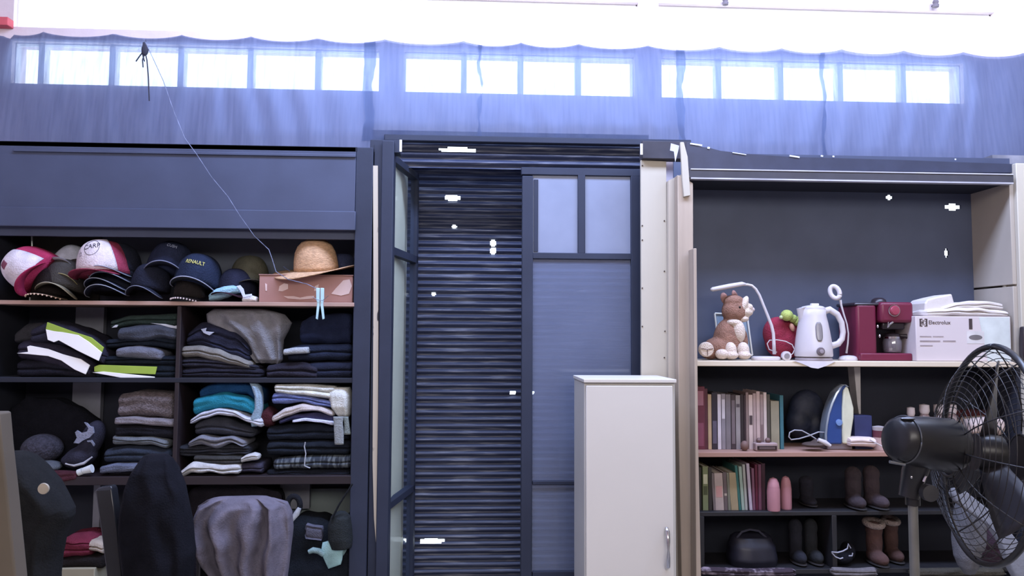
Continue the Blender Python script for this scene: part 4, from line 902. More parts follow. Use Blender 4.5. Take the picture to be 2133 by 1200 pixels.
ob('spout', G().rings([[Vector((sp[0].x+.01,Yk+d,sp[0].z-.0)) for d in (-.03,-.015,0,.015,.03)]+[Vector((kc_.x,Yk+.03,sp[0].z)),Vector((kc_.x,Yk-.03,sp[0].z))],
    [Vector((sp[1].x+abs(d)*.5,Yk+d,sp[1].z)) for d in (-.022,-.011,0,.011,.022)]+[Vector((kc_.x,Yk+.03,sp[1].z)),Vector((kc_.x,Yk-.03,sp[1].z))],
    [Vector((sp[2].x+abs(d)*.7,Yk+d,sp[2].z)) for d in (-.014,-.007,0,.007,.014)]+[Vector((kc_.x,Yk+.03,sp[2].z)),Vector((kc_.x,Yk-.03,sp[2].z))]]), M_wp, ket, smooth=60)
hd_ = [(1712,650),(1728,645),(1744,655),(1753,672),(1756,692),(1754,706),(1746,716),(1734,720),(1727,716)]
ob('handle', G().tube([P(a,b,Yk) for a,b in hd_], [.012,.012,.011,.010,.010,.010,.011,.012,.010], 14, 1.3), M_wp, ket, smooth=180)
wi = mat('smoky_window', (128,122,122), .2)
def kon(px, py, d=.0):      # point on the kettle's front surface
    p = P(px, py, Yk-.07); z = p.z - za
    for q in range(len(prof)-1):
        if prof[q][1] <= z <= prof[q+1][1]: r = lerp(prof[q][0], prof[q+1][0], (z-prof[q][1])/max(1e-6, prof[q+1][1]-prof[q][1])); break
    else: r = .055
    dx = p.x-kc_.x; return Vector((p.x, Yk - math.sqrt(max(0, r*r-dx*dx)) - d, p.z))
g = G(); rows = []
for i in range(13):
    py = lerp(671, 711, i/12); w_ = 7*(1-abs(i/6-1)**4*.55); rows.append([kon(1706+w_*q, py, .0015) for q in (-1,-.5,0,.5,1)])
ob('water_window', G().grid(rows), wi, ket, smooth=180, solid=.002)
kk = kon(1707,732,.0)
ob('knob', G().lathe([(.001,-.004),(.017,-.004),(.019,.002),(.016,.008),(.001,.009)], kk, 24, rot(90,0,0)), mat('grey_knob', (110,100,104), .3), ket)
ob('knob_cap', G().lathe([(.001,.0),(.009,.0),(.009,.013),(.001,.014)], kk, 16, rot(90,0,0)), mat('knob_cap', (150,140,146), .3), ket)
# dangling white paper edge below the kettle
tag(ob('paper_doily', G().pprism([(1652,751),(1740,753),(1722,762),(1704,768),(1690,766),(1672,758)], YF-.024, .003), mat('white_paper', (216,210,220), .8), smooth=0), 'white paper tip hanging over the shelf edge under the kettle', 'paper')
# ---- ring lamp
Yg = YF+.08
rl_ = thing('ring_lamp', 'white lamp with small ring head on a thin stem right of the kettle', 'lamp', (X(1768,Yg), Yg, za))
ob('base', G().lathe([(.002,0),(.043,.0),(.045,.006),(.040,.016),(.025,.022),(.002,.024)], (X(1766,Yg), Yg, za), 28, None, 1, .8), M_wp, rl_)
ob('stem', G().tube([P(a,b,Yg) for a,b in ((1763,736),(1766,715),(1767,695),(1764,675),(1757,653),(1752,635),(1750,625))], [.005,.0038,.0036,.0036,.004,.005,.007], 10), M_wp, rl_, smooth=180)
ob('ring_head', G().tube([P(1738+11.5*cos(a)*.86-4*sin(a)*.5+1, 609+11*sin(a)+6*cos(a), Yg-.01*cos(a)) for a in [2*pi*i/28 for i in range(29)]], .0105, 12), M_wp, rl_, smooth=180)
# ---- coffee machine
Ym = YF+.03; M_red = mat('wine_red_plastic', (104,32,56), .35, var=.04, vs=5); M_dk = mat('dark_plastic', (44,36,42), .3, var=.05)
cm = thing('coffee_maker', 'dark red coffee machine with glass carafe beside the white box', 'coffee maker', (X(1843,Ym), Ym+.1, za))
def mb(name, a, b, c, d, y0, y1, m, bev=.008): return ob(name, G().box(X(a,Ym,700), X(b,Ym,700), Ym+y0, Ym+y1, Z(d,Ym,1843) if d < 751 else za, Z(c,Ym,1843)), m, cm, bevel=bev, seg=3)
mb('column', 1790,1832,634,752, .02,.20, M_red, .012)
mb('back_column', 1832,1900,640,752, .13,.21, M_dk)
mb('head', 1836,1905,629,672, .0,.20, M_red, .014)
mb('top_lid', 1786,1842,630,637, .02,.20, M_dk)
mb('drip_base', 1792,1900,736,752, .0,.20, M_red, .006)
mb('filter_holder', 1846,1894,670,686, .03,.12, M_dk, .008)
ob('dial', G().lathe([(.001,-.002),(.022,-.002),(.024,.004),(.018,.012),(.001,.014)], P(1863,647,Ym-.0), 28, rot(90,0,0)), mat('dial_red', (150,60,80), .3), cm)
ob('dial_ring', G().tube([P(1863,647,Ym-.006)+Vector((.025*cos(a),0,.025*sin(a))) for a in [2*pi*i/28 for i in range(29)]], .0018, 6), M_chrome, cm)
ob('steam_wand', G().tube([P(1850,670,Ym+.01), P(1850,682,Ym+.0), P(1853,676,Ym-.0), P(1860,671,Ym)], .004, 8), M_chrome, cm)
for a, b in ((1828,680),(1832,700)): ob('switch', blob([E(a,b,Ym+.018,2.5,3,4)]), M_chrome, cm)
ob('top_knob', G().lathe([(.001,0),(.036,0),(.036,.012),(.030,.030),(.018,.038),(.001,.040)], (X(1832,Ym+.10), Ym+.10, Z(636,Ym,1832)), 24), M_dk, cm)
cg = Vector((X(1858,Ym+.065), Ym+.065, Z(735,Ym,1858)))
car = thing('carafe', 'small glass coffee carafe with black handle inside the red machine', 'carafe', cg)
ob('glass_bowl', G().lathe([(.002,.0),(.036,.002),(.040,.02),(.040,.05),(.034,.066),(.032,.075)], cg, 28), glassmat('smoky_glass', (.7,.68,.7), .85, (.25,.22,.24), .45, .05), car)
ob('carafe_lid', G().lathe([(.034,.075),(.035,.084),(.020,.090),(.002,.091)], cg, 24), M_dk, car)
ob('steel_band', G().lathe([(.0352,.064),(.0352,.072)], cg, 24), M_chrome, car, solid=.001)
ob('handle', G().tube([cg+Vector(v) for v in ((.030,-.01,.078),(.055,-.02,.076),(.070,-.025,.062),(.078,-.028,.035),(.080,-.028,.012))], [.006,.008,.008,.008,.006], 10, 1.2), M_dk, car)
# ---- white appliance box
Yb = YF+.0; bt_ = Z(659,Yb,2000); b0, b1 = X(1908,Yb,700), X(2106,Yb,700)
wb = thing('appliance_box', 'white carton with dark lettering and small pictures on the appliance shelf', 'box', ((b0+b1)/2, Yb+.12, za))
M_bx = mat('white_carton', (204,193,195), .6, var=.03, vs=4)
ob('carton', G().box(b0, b1, Yb, Yb+.24, za+.001, bt_), M_bx, wb, bevel=.003)
ink = mat('dark_ink', (66,54,56), .6); ink2 = mat('grey_ink', (150,138,140), .6)
def onbox(px, py): return lambda x, y, z: P(px, py, Yb-.0008) + Vector((x, -z, y))
ob('lettering', text_geo('Electrolux', .0245, onbox(1957,672), .0004), ink, wb, smooth=0)
ob('small_print', text_geo('mmmmmmm mmmmmmm', .001, onbox(1957,710), .0003), ink2, wb, smooth=0) if False else None
for a, b, c, d in ((1916,1940,700,702),(1943,1965,700,702),(1916,1958,709,712),(1964,1990,709,712),(1916,1942,719,721)):
    ob('print_line', G().box(X(a,Yb), X(b,Yb), Yb-.001, Yb+.0005, Z(d,Yb,a), Z(c,Yb,a)), ink2, wb, smooth=0)
ob('logo_square', slab_holes([P(a,672,Yb).x for a in (1915.5,1918.5,1928.5,1931.5)], [P(1922,b,Yb).z for b in (680,678,666,664)][::1], lambda x,z: P(1918.5,672,Yb).x < x < P(1928.5,672,Yb).x, Yb-.001, Yb+.0005), ink, wb, smooth=0)
for s1 in (-1, 1):
    for s2 in (664.8, 679.2): ob('logo_square', G().bxr(P(1923.5+s1*3.6, s2, Yb-.0003), (.0065,.0014,.004)), ink, wb, smooth=0)
ob('logo_mark', G().tube([P(1923.5+4.6*cos(a), 672+4.6*sin(a), Yb-.0005) for a in [2*pi*i/20+.3 for i in range(19)]], .0009, 4), ink, wb)
ob('logo_mark', G().pprism([(1919.5,672),(1924,668),(1924,676)], Yb-.001, .001), ink, wb, smooth=0)
ob('printed_picture', G().box(X(2019,Yb), X(2026,Yb), Yb-.001, Yb+.0005, Z(686,Yb,2022), Z(664,Yb,2022)), ink, wb, smooth=0)
ob('printed_picture', G().prism([(P(2032+14*cos(a),703+5.5*sin(a),Yb).x, P(2032,703+5.5*sin(a),Yb).z) for a in [2*pi*i/20 for i in range(20)]], Yb-.0012, Yb+.0005), mat('grey_print', (110,104,106), .6), wb, smooth=0)
ob('picture_patch', G().box(X(2014,Yb), X(2050,Yb), Yb-.0008, Yb+.0004, Z(716,Yb,2030), Z(690,Yb,2030)), mat('pale_print', (204,200,200), .6), wb, smooth=0)
ob('side_print', G().prism([(X(2056,Yb),za+.002),(X(2104,Yb),za+.002),(X(2104,Yb),bt_-.003),(X(2040,Yb),bt_-.003)], Yb-.0006, Yb+.0002), mat('cool_print', (200,206,204), .6), wb, smooth=0)
# folded bags on the box
M_bag = mat('white_bag_paper', (208,200,196), .6, var=.04, bump=.2, bs=30)
cl = thing('folded_plastic_bag', 'crumpled white folded bag with raised flap lying on the white carton', 'bag', P(2015,658,Yb+.08))
ob('lower_layer', cloth_geo(1928, 2106, [646,642,640,640,644,650], [659,659,659,659,660,660], Yb+.005, .2, 2, 3.3, .006), M_bag, cl)
ob('upper_layer', cloth_geo(1960, 2094, [640,630,627,627,632], [648,645,644,644,646], Yb+.02, .18, 2, 5.1, .005), M_bag, cl)
ob('raised_flap', G().pprism([(1926,657),(1927,632),(1932,624),(1955,618),(1983,612),(1988,630),(1997,641),(1960,650)], Yb+.03, .13), M_bag, cl, smooth=0, bevel=.006)
# black thing at the right end
tag(ob('black_case', G().prism([(X(a,Yb+.02,b), Z(b,Yb+.02,a)) for a,b in ((2109,682),(2114,680),(2119,682),(2121,700),(2122,735),(2122,748),(2117,751),(2111,750),(2108,735),(2108,700))], YF-.05, YF-.022), M_dk, bevel=.004), 'narrow black case hanging at the right end of the appliance shelf', 'case')

# ================================================================ BOOKS
def book(label, a, b, top, bot, rgb, Y0, z0, group, depth=.16, tilt=0, bands=(), edge=False):
    """a..b spine in pixels at the bottom, tilt = shift of the top in pixels"""
    x0, x1 = X(a,Y0,(top+bot)/2), X(b,Y0,(top+bot)/2); dt = tilt*Y0/F; h = Z(top,Y0,(a+b)/2)-z0
    t = thing('book', label, 'book', ((x0+x1)/2, Y0+depth/2, z0), group)
    def sl(u0, u1, y0, y1, v0, v1):
        A_ = lambda u, v: (lerp(x0,x1,u)+dt*v, z0+.0008+h*v)
        return G().add([(A_(u0,v0)[0],y0,A_(u0,v0)[1]),(A_(u1,v0)[0],y0,A_(u1,v0)[1]),(A_(u1,v0)[0],y1,A_(u1,v0)[1]),(A_(u0,v0)[0],y1,A_(u0,v0)[1]),
                        (A_(u0,v1)[0],y0,A_(u0,v1)[1]),(A_(u1,v1)[0],y0,A_(u1,v1)[1]),(A_(u1,v1)[0],y1,A_(u1,v1)[1]),(A_(u0,v1)[0],y1,A_(u0,v1)[1])],
                       [(0,3,2,1),(4,5,6,7),(0,1,5,4),(1,2,6,5),(2,3,7,6),(3,0,4,7)])
    g = sl(0,1,Y0,Y0+.004,0,1); g2 = sl(0,.12,Y0+.004,Y0+depth,0,1); g3 = sl(.88,1,Y0+.004,Y0+depth,0,1)
    for q in (g2, g3): g.add(q.v, q.f)
    M = mat('book_%d_%d_%d' % tuple(rgb), kc(rgb,.98), .6, var=.1, vs=20)
    ob('cover', g, M, t, smooth=0); ob('pages', sl(.13,.87,Y0+.005,Y0+depth-.003,.008,.985), mat('paper_pages', (196,186,172), .9), t, smooth=0)
    for v0, v1, c in bands: ob('spine_label', sl(.12,.88,Y0-.0008,Y0,v0,v1), mat('print_%d_%d_%d' % tuple(c), kc(c), .6), t, smooth=0)
    return t
g1 = 'books on the upper book shelf'; Y1 = YF+.055
for a in [
 ('thick dark red book at the left end of the upper row', 1446,1468,806,922,(106,40,58),[(.70,.93,(150,95,110)),(.05,.42,(122,60,80))]),
 ('thin maroon book right beside the thick red one', 1468,1474,810,922,(84,34,46),[]),
 ('thin straw yellow book in the upper row', 1475,1482,822,924,(186,156,122),[]),
 ('black book between the yellow and the white spine', 1483,1494,818,921,(46,38,50),[(.1,.5,(84,76,96))]),
 ('thin bright white book in the upper row', 1495,1502,822,924,(206,196,206),[]),
 ('mottled grey book right of the thin white one', 1503,1511,821,921,(140,132,142),[(.55,.9,(190,182,190))]),
 ('wide grey book in the upper row', 1512,1522,822,921,(122,114,120),[]),
 ('dark brown book left of the pale spine pair', 1523,1532,823,920,(70,56,60),[(.1,.9,(108,94,98))]),
 ('pale grey spine with dark band in the upper row', 1533,1542,824,920,(150,142,142),[(.78,.84,(80,70,76))]),
 ('black narrow book in the middle of the upper row', 1543,1549,822,919,(46,34,38),[]),
 ('dark wine book in the middle of the upper row', 1550,1553,824,919,(58,38,44),[]),
 ('dull rose spine right of the dark wine book', 1554,1559,818,918,(140,116,112),[]),
 ('cream white book with a small black mark', 1560,1568,823,921,(208,184,176),[(.45,.62,(70,56,58))]),
 ('pinkish beige book beside the marked cream one', 1569,1575,820,918,(176,150,148),[]),
 ('tall pale pink spine above the grey alarm clock', 1576,1583,816,918,(196,168,164),[]),
 ('beige book with brown patch above the clock', 1584,1590,822,918,(160,136,134),[(.1,.45,(120,96,96))]),
 ('narrow white book at the right of the pale group', 1591,1597,818,916,(212,192,186),[]),
 ('olive brown thin book before the shorter tan book', 1598,1604,822,916,(82,76,66),[]),
 ('short tan book with pale cover in the upper row', 1606,1623,836,916,(150,142,118),[]),
 ('tall thin teal edged book at the right end of the upper row', 1625,1632,824,916,(56,110,124),[]),
]: book(a[0], a[1], a[2], a[3], a[4], a[5], Y1, zb, g1, .17, 0, a[6])
g2_ = 'books on the lower book shelf'; Y2 = YF+.03
for a in [
 ('black narrow book at the left end of the lower row', 1454,1461,974,1070,(44,38,36),0,[]),
 ('pale green book with white panel in the lower row', 1464,1475,972,1070,(122,130,90),0,[(.6,.82,(180,180,150)),(.35,.55,(70,76,46))]),
 ('dark brown thin book right of the green one', 1476,1483,974,1070,(50,44,42),0,[]),
 ('grey thin book leaning in the lower row', 1486,1491,986,1070,(118,106,106),-4,[]),
 ('wide cream book with pink printing in the lower row', 1491,1508,986,1070,(184,166,160),-3,[(.35,.65,(190,140,136))]),
 ('taupe book with a pale emblem in the lower row', 1509,1516,984,1070,(108,92,94),-3,[(.38,.44,(176,164,150))]),
 ('grey green leaning book in the lower row', 1517,1522,985,1070,(126,124,108),-3,[]),
 ('ochre beige wide book in the lower row', 1523,1538,985,1070,(168,150,116),-5,[]),
 ('tall teal book leaning in the middle of the lower row', 1539,1544,970,1070,(48,110,104),-8,[]),
 ('pale mint book right of the teal one', 1545,1551,972,1070,(156,178,164),-6,[]),
 ('whitish green book in the lower row', 1552,1557,968,1070,(170,172,164),-5,[]),
 ('thin black book between two whitish ones', 1558,1560,970,1070,(48,36,50),-5,[]),
 ('white lilac book leaning in the lower row', 1561,1567,966,1070,(190,176,192),-6,[]),
 ('mauve thin book in the lower row', 1568,1573,976,1070,(124,78,100),-2,[]),
 ('crimson book in the lower row', 1574,1579,968,1070,(96,22,48),-1,[]),
 ('dull purple book with pink edge in the lower row', 1580,1586,968,1070,(112,62,84),0,[]),
 ('dark wine tall book at the right end of the lower row', 1587,1594,966,1070,(58,22,38),0,[]),
]: book(a[0], a[1], a[2], a[3], a[4], a[5], Y2, zc_, g2_, .18, a[6], a[7])
# ---- alarm clock in front of the books
Yc_ = YF-.005; ck = Vector((X(1594,Yc_), Yc_, zb))
clk = thing('clock_radio', 'small grey slab clock with two round bells before the pale books', 'clock', ck)
w2 = 24*Yc_/F
ob('case', G().box(ck.x-w2, ck.x+w2, Yc_, Yc_+.04, zb+.001, zb+.036), mat('grey_rose_plastic', (156,134,132), .4), clk, bevel=.006, seg=3)
ob('display', G().box(ck.x-w2*.86, ck.x+w2*.88, Yc_-.002, Yc_+.001, zb+.006, zb+.024), mat('dark_display', (46,32,34), .3), clk, bevel=.001)
ob('display_glass', G().box(ck.x-w2*.7, ck.x+w2*.72, Yc_-.003, Yc_-.002, zb+.010, zb+.020), mat('dull_lens', (92,78,78), .2), clk, smooth=0)
for dx in (-.028, .012): ob('button', blob([((ck.x+dx, Yc_+.02, zb+.045), (.012,.012,.012))]), mat('brown_button', (104,80,76), .5), clk)
tag(ob('brown_ball', blob([((X(1548,Yc_+.02), Yc_+.02, zb+.022), (.018,.018,.022))]), mat('brown_ceramic', (110,84,78), .6)), 'small brown round ornament left of the clock before the books', 'ornament')
# ---- crumpled dark blue bag
tag(ob('blue_plastic_bag', blob([E(1680,860,YF+.17,40,24,50), E(1665,880,YF+.16,30,24,34), E(1700,885,YF+.16,32,24,32)]), mat('dark_blue_plastic', (22,28,46), .6, var=.5, vs=12, bump=.8, bs=14), remesh=.008), 'dark blue crumpled plastic bag behind the iron', 'bag')
# ---- iron standing on its heel
Yi = YF+.03
M_ib = mat('blue_plastic', (44,70,128), .3, var=.12, vs=6); M_iw = mat('ivory_plastic', (206,206,184), .35)
ir = thing('iron', 'blue and ivory clothes iron standing upright beside its cord', 'iron', (X(1750,Yi), Yi+.05, zb))
def ip(a, b): return (X(a,Yi,b), Z(b,Yi,a))
g = G(); sole = [(1721,926),(1720,905),(1722,885),(1726,862),(1733,840),(1742,820),(1752,805),(1760,801),(1766,806)]
out = sole + [(1756,815),(1755,850),(1755,890),(1755,926)]
ob('tank', G().prism([ip(a,b) for a,b in out], Yi, Yi+.05), M_ib, ir, bevel=.008, seg=3)
ob('soleplate', G().tube([(ip(a,b)[0], Yi+.045, ip(a,b)[1]) for a,b in sole], [.006]*9, 10, 9.0) if False else
   G().rings([[(ip(a-2,b)[0], Yi-.002, ip(a,b)[1]), (ip(a+1.5,b)[0], Yi-.004, ip(a,b)[1]), (ip(a+1.5,b)[0], Yi+.054, ip(a,b)[1]), (ip(a-2,b)[0], Yi+.052, ip(a,b)[1])] for a,b in sole]), mat('steel_soleplate', (160,172,188), .25, metal=.6), ir, smooth=60)
ob('handle', G().prism([ip(a,b) for a,b in ((1757,812),(1762,804),(1767,808),(1773,830),(1778,850),(1778,870),(1775,890),(1772,910),(1768,926),(1755,924),(1754,890),(1754,850))], Yi-.004, Yi+.048), M_iw, ir, bevel=.010, seg=3)
ob('dial', G().lathe([(.001,0),(.014,0),(.014,.006),(.001,.007)], P(1747,880,Yi), 20, rot(90,0,0)), mat('dial_blue', (110,140,190), .3), ir)
ob('heel', G().box(X(1719,Yi), X(1772,Yi), Yi+.005, Yi+.085, zb+.001, Z(921,Yi,1745)), mat('grey_heel', (110,100,104), .5), ir, bevel=.004)
ob('cord', G().tube([P(a,b,Yi+.01) for a,b in ((1724,926),(1712,922),(1700,915),(1685,905),(1670,897),(1655,896),(1645,901),(1643,910),(1648,916),(1665,914),(1685,908),(1705,900),(1720,901))]+[P(1728,926,Yi+.005)], .0032, 6), mat('grey_cord', (150,150,158), .6), ir, smooth=180)
tag(ob('plug_coil', blob([E(1695,926,YF+.01,26,18,6), E(1705,920,YF+.02,14,12,6)]), mat('dark_brown_coil', (70,56,52), .7), remesh=.004), 'dark coil of cord lying on the brown shelf left of the iron', 'cord')
pw = thing('plug', 'white plug lying between the dark coil and the iron', 'plug', P(1715,925,YF-.01))
ob('plug_body', G().tube([P(1704,916,YF-.005), P(1718,922,YF-.01), P(1730,929,YF-.015)], [.009,.012,.007], 10), M_wp, pw)
# ---- blue box, papers, jar
tag(ob('blue_box', G().box(X(1776,YF+.05), X(1812,YF+.05), YF+.05, YF+.15, zb+.001, Z(866,YF+.05,1795)), mat('navy_carton', (44,50,92), .6, var=.15), bevel=.002), 'dark blue carton standing right of the iron', 'box')
tag(ob('white_packet', cloth_geo(1771, 1828, [914,912,913], [930,931,933], YF-.005, .10, 2, 1.2, .002), mat('white_packet', (214,196,192), .6)), 'low white packet lying on the shelf before the blue carton', 'packet')
tag(ob('white_stick', G().tube([P(1812,916,YF-.012), P(1843,933,YF-.02)], .003, 6), M_wp), 'thin white stick lying against the packet beside the jar', 'stick')
jr = thing('jar', 'jar with pale lid, dark red band and pinkish body beside the fan motor', 'jar', (X(1826,YF+.04), YF+.04, zb))
jc = Vector((X(1826,YF+.04), YF+.04, zb+.001)); 
ob('jar_body', G().lathe([(.002,0),(.026,0),(.026,.055),(.002,.056)], jc, 20), mat('pinkish_label', (186,160,156), .5), jr)
ob('label_band', G().lathe([(.0265,.056),(.0265,.085)], jc, 20), mat('dark_red_label', (92,44,56), .5), jr, solid=.001)
ob('lid', G().lathe([(.027,.085),(.028,.100),(.010,.104),(.002,.104)], jc, 20), mat('pale_lid', (170,160,160), .4), jr)
# ---- wrapped things behind the fan
M_wrap = mat('clear_wrap', (150,138,134), .25, var=.6, vs=22, bump=1.0, bs=25, rgb2=(96,66,62))
for k_, (a, b, rx, rz, lab) in enumerate(((1893,872,11,24,'shiny wrapped bottle at the left of the group behind the fan'),(1921,868,14,26,'pale wrapped bottle second from the left behind the fan'),
        (1952,868,16,26,'wrapped glass jar in the middle of the group behind the fan'),(1978,870,13,28,'wrapped bottle with bright top right of the jar behind the fan'))):
    Yq = YF+.08; c = Vector((X(a,Yq), Yq, zb+.001)); h_ = Z(b-rz,Yq,a)-zb; r_ = rx*Yq/F
    t = thing('wrapped_bottle', lab, 'bottle', c, 'wrapped bottles behind the fan')
    ob('bottle_body', G().lathe([(.002,0),(r_,0),(r_*1.05,h_*.3),(r_,h_*.62),(r_*.55,h_*.78)], c, 18), M_wrap, t)
    ob('bottle_cap', G().lathe([(r_*.6,h_*.78),(r_*.75,h_*.84),(r_*.7,h_*.98),(.002,h_)], c, 16), mat('pale_cap', (186,174,172), .35), t)
garment('pale ribbed bread packet lying on the shelf behind the fan grille', 2026, 2096, [876,872,870,872], [906,908,910,908], (176,156,148), 1, YF+.02, .15, 'bread_packet', 'packet', m=mat('ribbed_packet', (186,168,160), .4, var=.2, vs=40, stretch=(4,1,.3)))
garment('dark red cloth folded behind the pale bread packet', 1985, 2075, [858,855,858], [880,880,882], (74,32,38), 1, YF+.12, .1, 'red_fabric', 'cloth', amp=.008)
garment('black folded bag under the bread packet behind the fan', 1980, 2104, [908,908,908], [936,936,936], (34,32,36), 2, YF+.03, .2, 'black_bag', 'bag', amp=.006)
# ---- lower rack: pink bottles, boots, shoes, bag
M_pk = mat('pink_plastic', (176,124,132), .45, var=.05)
for a, top, rx, lab in ((1611,995,13.5,'pink bottle on the lower book shelf, the left one of the pair'),(1637,992,11.5,'pink bottle on the lower book shelf, the right one of the pair')):
    Yq = YF+.02 if a < 1620 else YF+.05; c = Vector((X(a,Yq,1030), Yq, zc_+.001)); h_ = Z(top,Yq,a)-zc_; r_ = rx*Yq/F
    t = thing('pink_bottle', lab, 'bottle', c, 'pair of pink bottles')
    ob('bottle_body', G().lathe([(.002,0),(r_*.95,0),(r_,h_*.06),(r_,h_*.6),(r_*.92,h_*.72)], c, 24), M_pk, t)
    ob('bottle_cap', G().lathe([(r_*.93,h_*.72),(r_*.84,h_*.84),(r_*.55,h_*.96),(.002,h_)], c, 24), M_pk, t)
def boot(label, a, yb, zbase, col, wid=15, hgt=85, toe=1, furc=None, Yq=None, group=None, tilt=0):
    Yq = Yq or YF+.08; s1 = Yq/F; c = Vector((X(a,Yq,yb), Yq, zbase)); r = wid*s1; h = hgt*s1
    t = thing('boot', label, 'boot', c, group)
    e = [((c.x, Yq, zbase+h*.5), (r,r*1.15,h*.46)), ((c.x, Yq, zbase+h*.78), (r*1.05,r*1.2,h*.2)), ((c.x+toe*r*.5, Yq-r*1.0, zbase+h*.16), (r*1.05,r*1.9,h*.155)), ((c.x, Yq+.0, zbase+h*.18), (r*.98,r*1.3,h*.18))]
    ob('boot_shaft', blob(e), mat('suede_%d_%d_%d' % col, kc(col), .95, var=.25, vs=18, bump=.4), t, remesh=.006)
    ob('boot_sole', blob([((c.x+toe*r*.4, Yq-r*.7, zbase+.007), (r*1.1,r*2.3,.007))]), mat('boot_sole', kc(furc) if furc else (40,36,36), .8), t)
    if furc:
        q = [Vector((c.x+r*1.05*cos(a_), Yq+r*1.15*sin(a_), zbase+h*.93+.008*sin(a_))) for a_ in [2*pi*i/20 for i in range(21)]]
        ob('fur_cuff', G().tube(q, r*.38, 10), mat('cream_fur', (150,136,130), 1, var=.2, vs=50, bump=1, bs=150), t)
    return t
boot('grey brown suede boot on the rack, left one of the pair', 1778,1055, zc_+.001, (56,46,50), 16, 86, -.3, group='pair of suede boots')
boot('grey brown suede boot on the rack, right one of the pair', 1816,1055, zc_+.001, (62,50,54), 16, 88, .9, group='pair of suede boots')
boot('brown boot with cream fur cuff, left one of the pair on the bottom rack', 1822,1180, zd+.001, (82,56,52), 16, 88, 0, (150,130,124), group='pair of fur trimmed boots')
boot('brown boot with cream fur cuff, right one of the pair on the bottom rack', 1857,1180, zd+.001, (78,54,50), 14, 88, 0, (150,130,124), YF+.12, group='pair of fur trimmed boots')
boot('black boot standing behind the pink bottles', 1680,1060, zc_+.001, (32,30,42), 14, 60, -.2, Yq=YF+.14)
boot('black tall boot on the bottom rack, left one beside the divider', 1658,1180, zd+.001, (30,32,42), 13, 92, .2, Yq=YF+.10, group='pair of black tall boots')
boot('black tall boot on the bottom rack, right one beside the divider', 1690,1180, zd+.001, (34,36,40), 13, 92, .6, Yq=YF+.10, group='pair of black tall boots')
hb = thing('handbag', 'black rounded handbag on the bottom rack left of the tall boots', 'bag', (X(1562,YF+.08), YF+.08, zd))
ob('bag_body', body([(1108,1530,1595,.02),(1116,1522,1606,.05),(1135,1516,1614,.07),(1160,1514,1616,.08),(1184,1520,1612,.07)], YF+.09, .06, folds=3, famp=.005, amp=.006), mat('black_leather', (32,32,42), .4, var=.2, vs=20), hb, smooth=180)
ob('bag_handle', G().tube([P(a,b,YF+.06) for a,b in ((1535,1120),(1545,1108),(1562,1103),(1580,1106),(1596,1120))], .005, 8), fab((60,60,72)), hb)
M_wst = fab((160,160,170), .1)
sn2 = thing('sneaker', 'black sneaker with white outline stripes on the bottom rack', 'shoe', (X(1756,YF+.06), YF+.06, zd))
ob('upper', blob([E(1750,1160,YF+.07,24,26,14), E(1766,1148,YF+.09,14,20,20)]), fab((24,24,30)), sn2, remesh=.005)
for q in ([(1733,1152),(1740,1160),(1750,1164),(1756,1162)], [(1732,1150),(1745,1151),(1756,1148),(1765,1143)], [(1765,1143),(1767,1133),(1772,1142)], [(1776,1152),(1775,1158),(1768,1158)]):
    ob('stripe', G().tube([P(a,b,YF-.006) for a,b in q], .0028, 6), M_wst, sn2)
garment('pale patterned cloth strip at the front of the bottom rack', 1458, 1660, [1184,1186,1188,1187], [1200,1202,1202,1202], (96,82,94), 2, YF-.04, .035, 'patterned_cloth', 'cloth', m=mat('mottled_cloth', (60,48,58), .9, var=0, vs=30, rgb2=(150,136,148), thr=(.5,.68)), amp=.004)
garment('grey knitted strip at the front of the bottom rack near the fur boots', 1735, 1830, [1186,1187,1186], [1200,1202,1202], (110,104,108), 2, YF-.04, .035, 'knit_strip', 'cloth', amp=.004)

# ================================================================ PEDESTAL FAN
M_fb = mat('fan_black', (28,28,32), .32, var=.05); M_fg = mat('fan_guard_wire', (44,42,44), .35, metal=.3)
FY = 2.05; rc = P(2054,944,FY); R_ = .292
ax = Vector((cos(radians(-11)), sin(radians(-11)), -.10)).normalized()
e1 = Vector((0,0,1)) - ax*ax.z; e1.normalize(); e2 = ax.cross(e1)
def fp_(r, a, d=0): return rc + (e1*cos(a) + e2*sin(a))*r + ax*d
fan = thing('pedestal_fan', 'black pedestal fan with wire guard turned towards the right', 'fan', (P(1893,1000,FY).x, FY, 0))
ob('guard_rim', G().tube([fp_(R_, 2*pi*i/64) for i in range(65)], .0085, 8), M_fb, fan, smooth=180)
gr = ob('rear_guard', G().tube([fp_(.075, 2*pi*i/32, -.095) for i in range(33)], .004, 6), M_fg, fan, smooth=180)
gf = ob('front_guard', G().tube([fp_(.06, 2*pi*i/32, .085) for i in range(33)], .004, 6), M_fg, fan, smooth=180)
def prof_(t, d): return lerp(.07, R_, t), d*(1-t**2.4)
for par, d in ((gr, -.095), (gf, .085)):
    for k_ in range(1, 15):
        r, dd = prof_(k_/15, d); ob('guard_wire', G().tube([fp_(r, 2*pi*i/44, dd) for i in range(45)], .0011, 4), M_fg, par, smooth=180)
    for k_ in range(12):
        a = 2*pi*k_/12; ob('guard_spoke', G().tube([fp_(prof_(t/6, d)[0], a, prof_(t/6, d)[1]) for t in range(7)], .002, 5), M_fg, par, smooth=180)
ob('front_badge', G().rings([[fp_(r, 2*pi*i/24, dd) for i in range(24)] for r, dd in ((.058,.083),(.058,.090),(.02,.096))]), M_fb, fan)
ob('hub', G().rings([[fp_(r, 2*pi*i/24, dd) for i in range(24)] for r, dd in ((.05,-.03),(.055,0),(.05,.035),(.02,.05))]), M_fb, fan)
M_bl = mat('dark_blade', (40,38,42), .35)
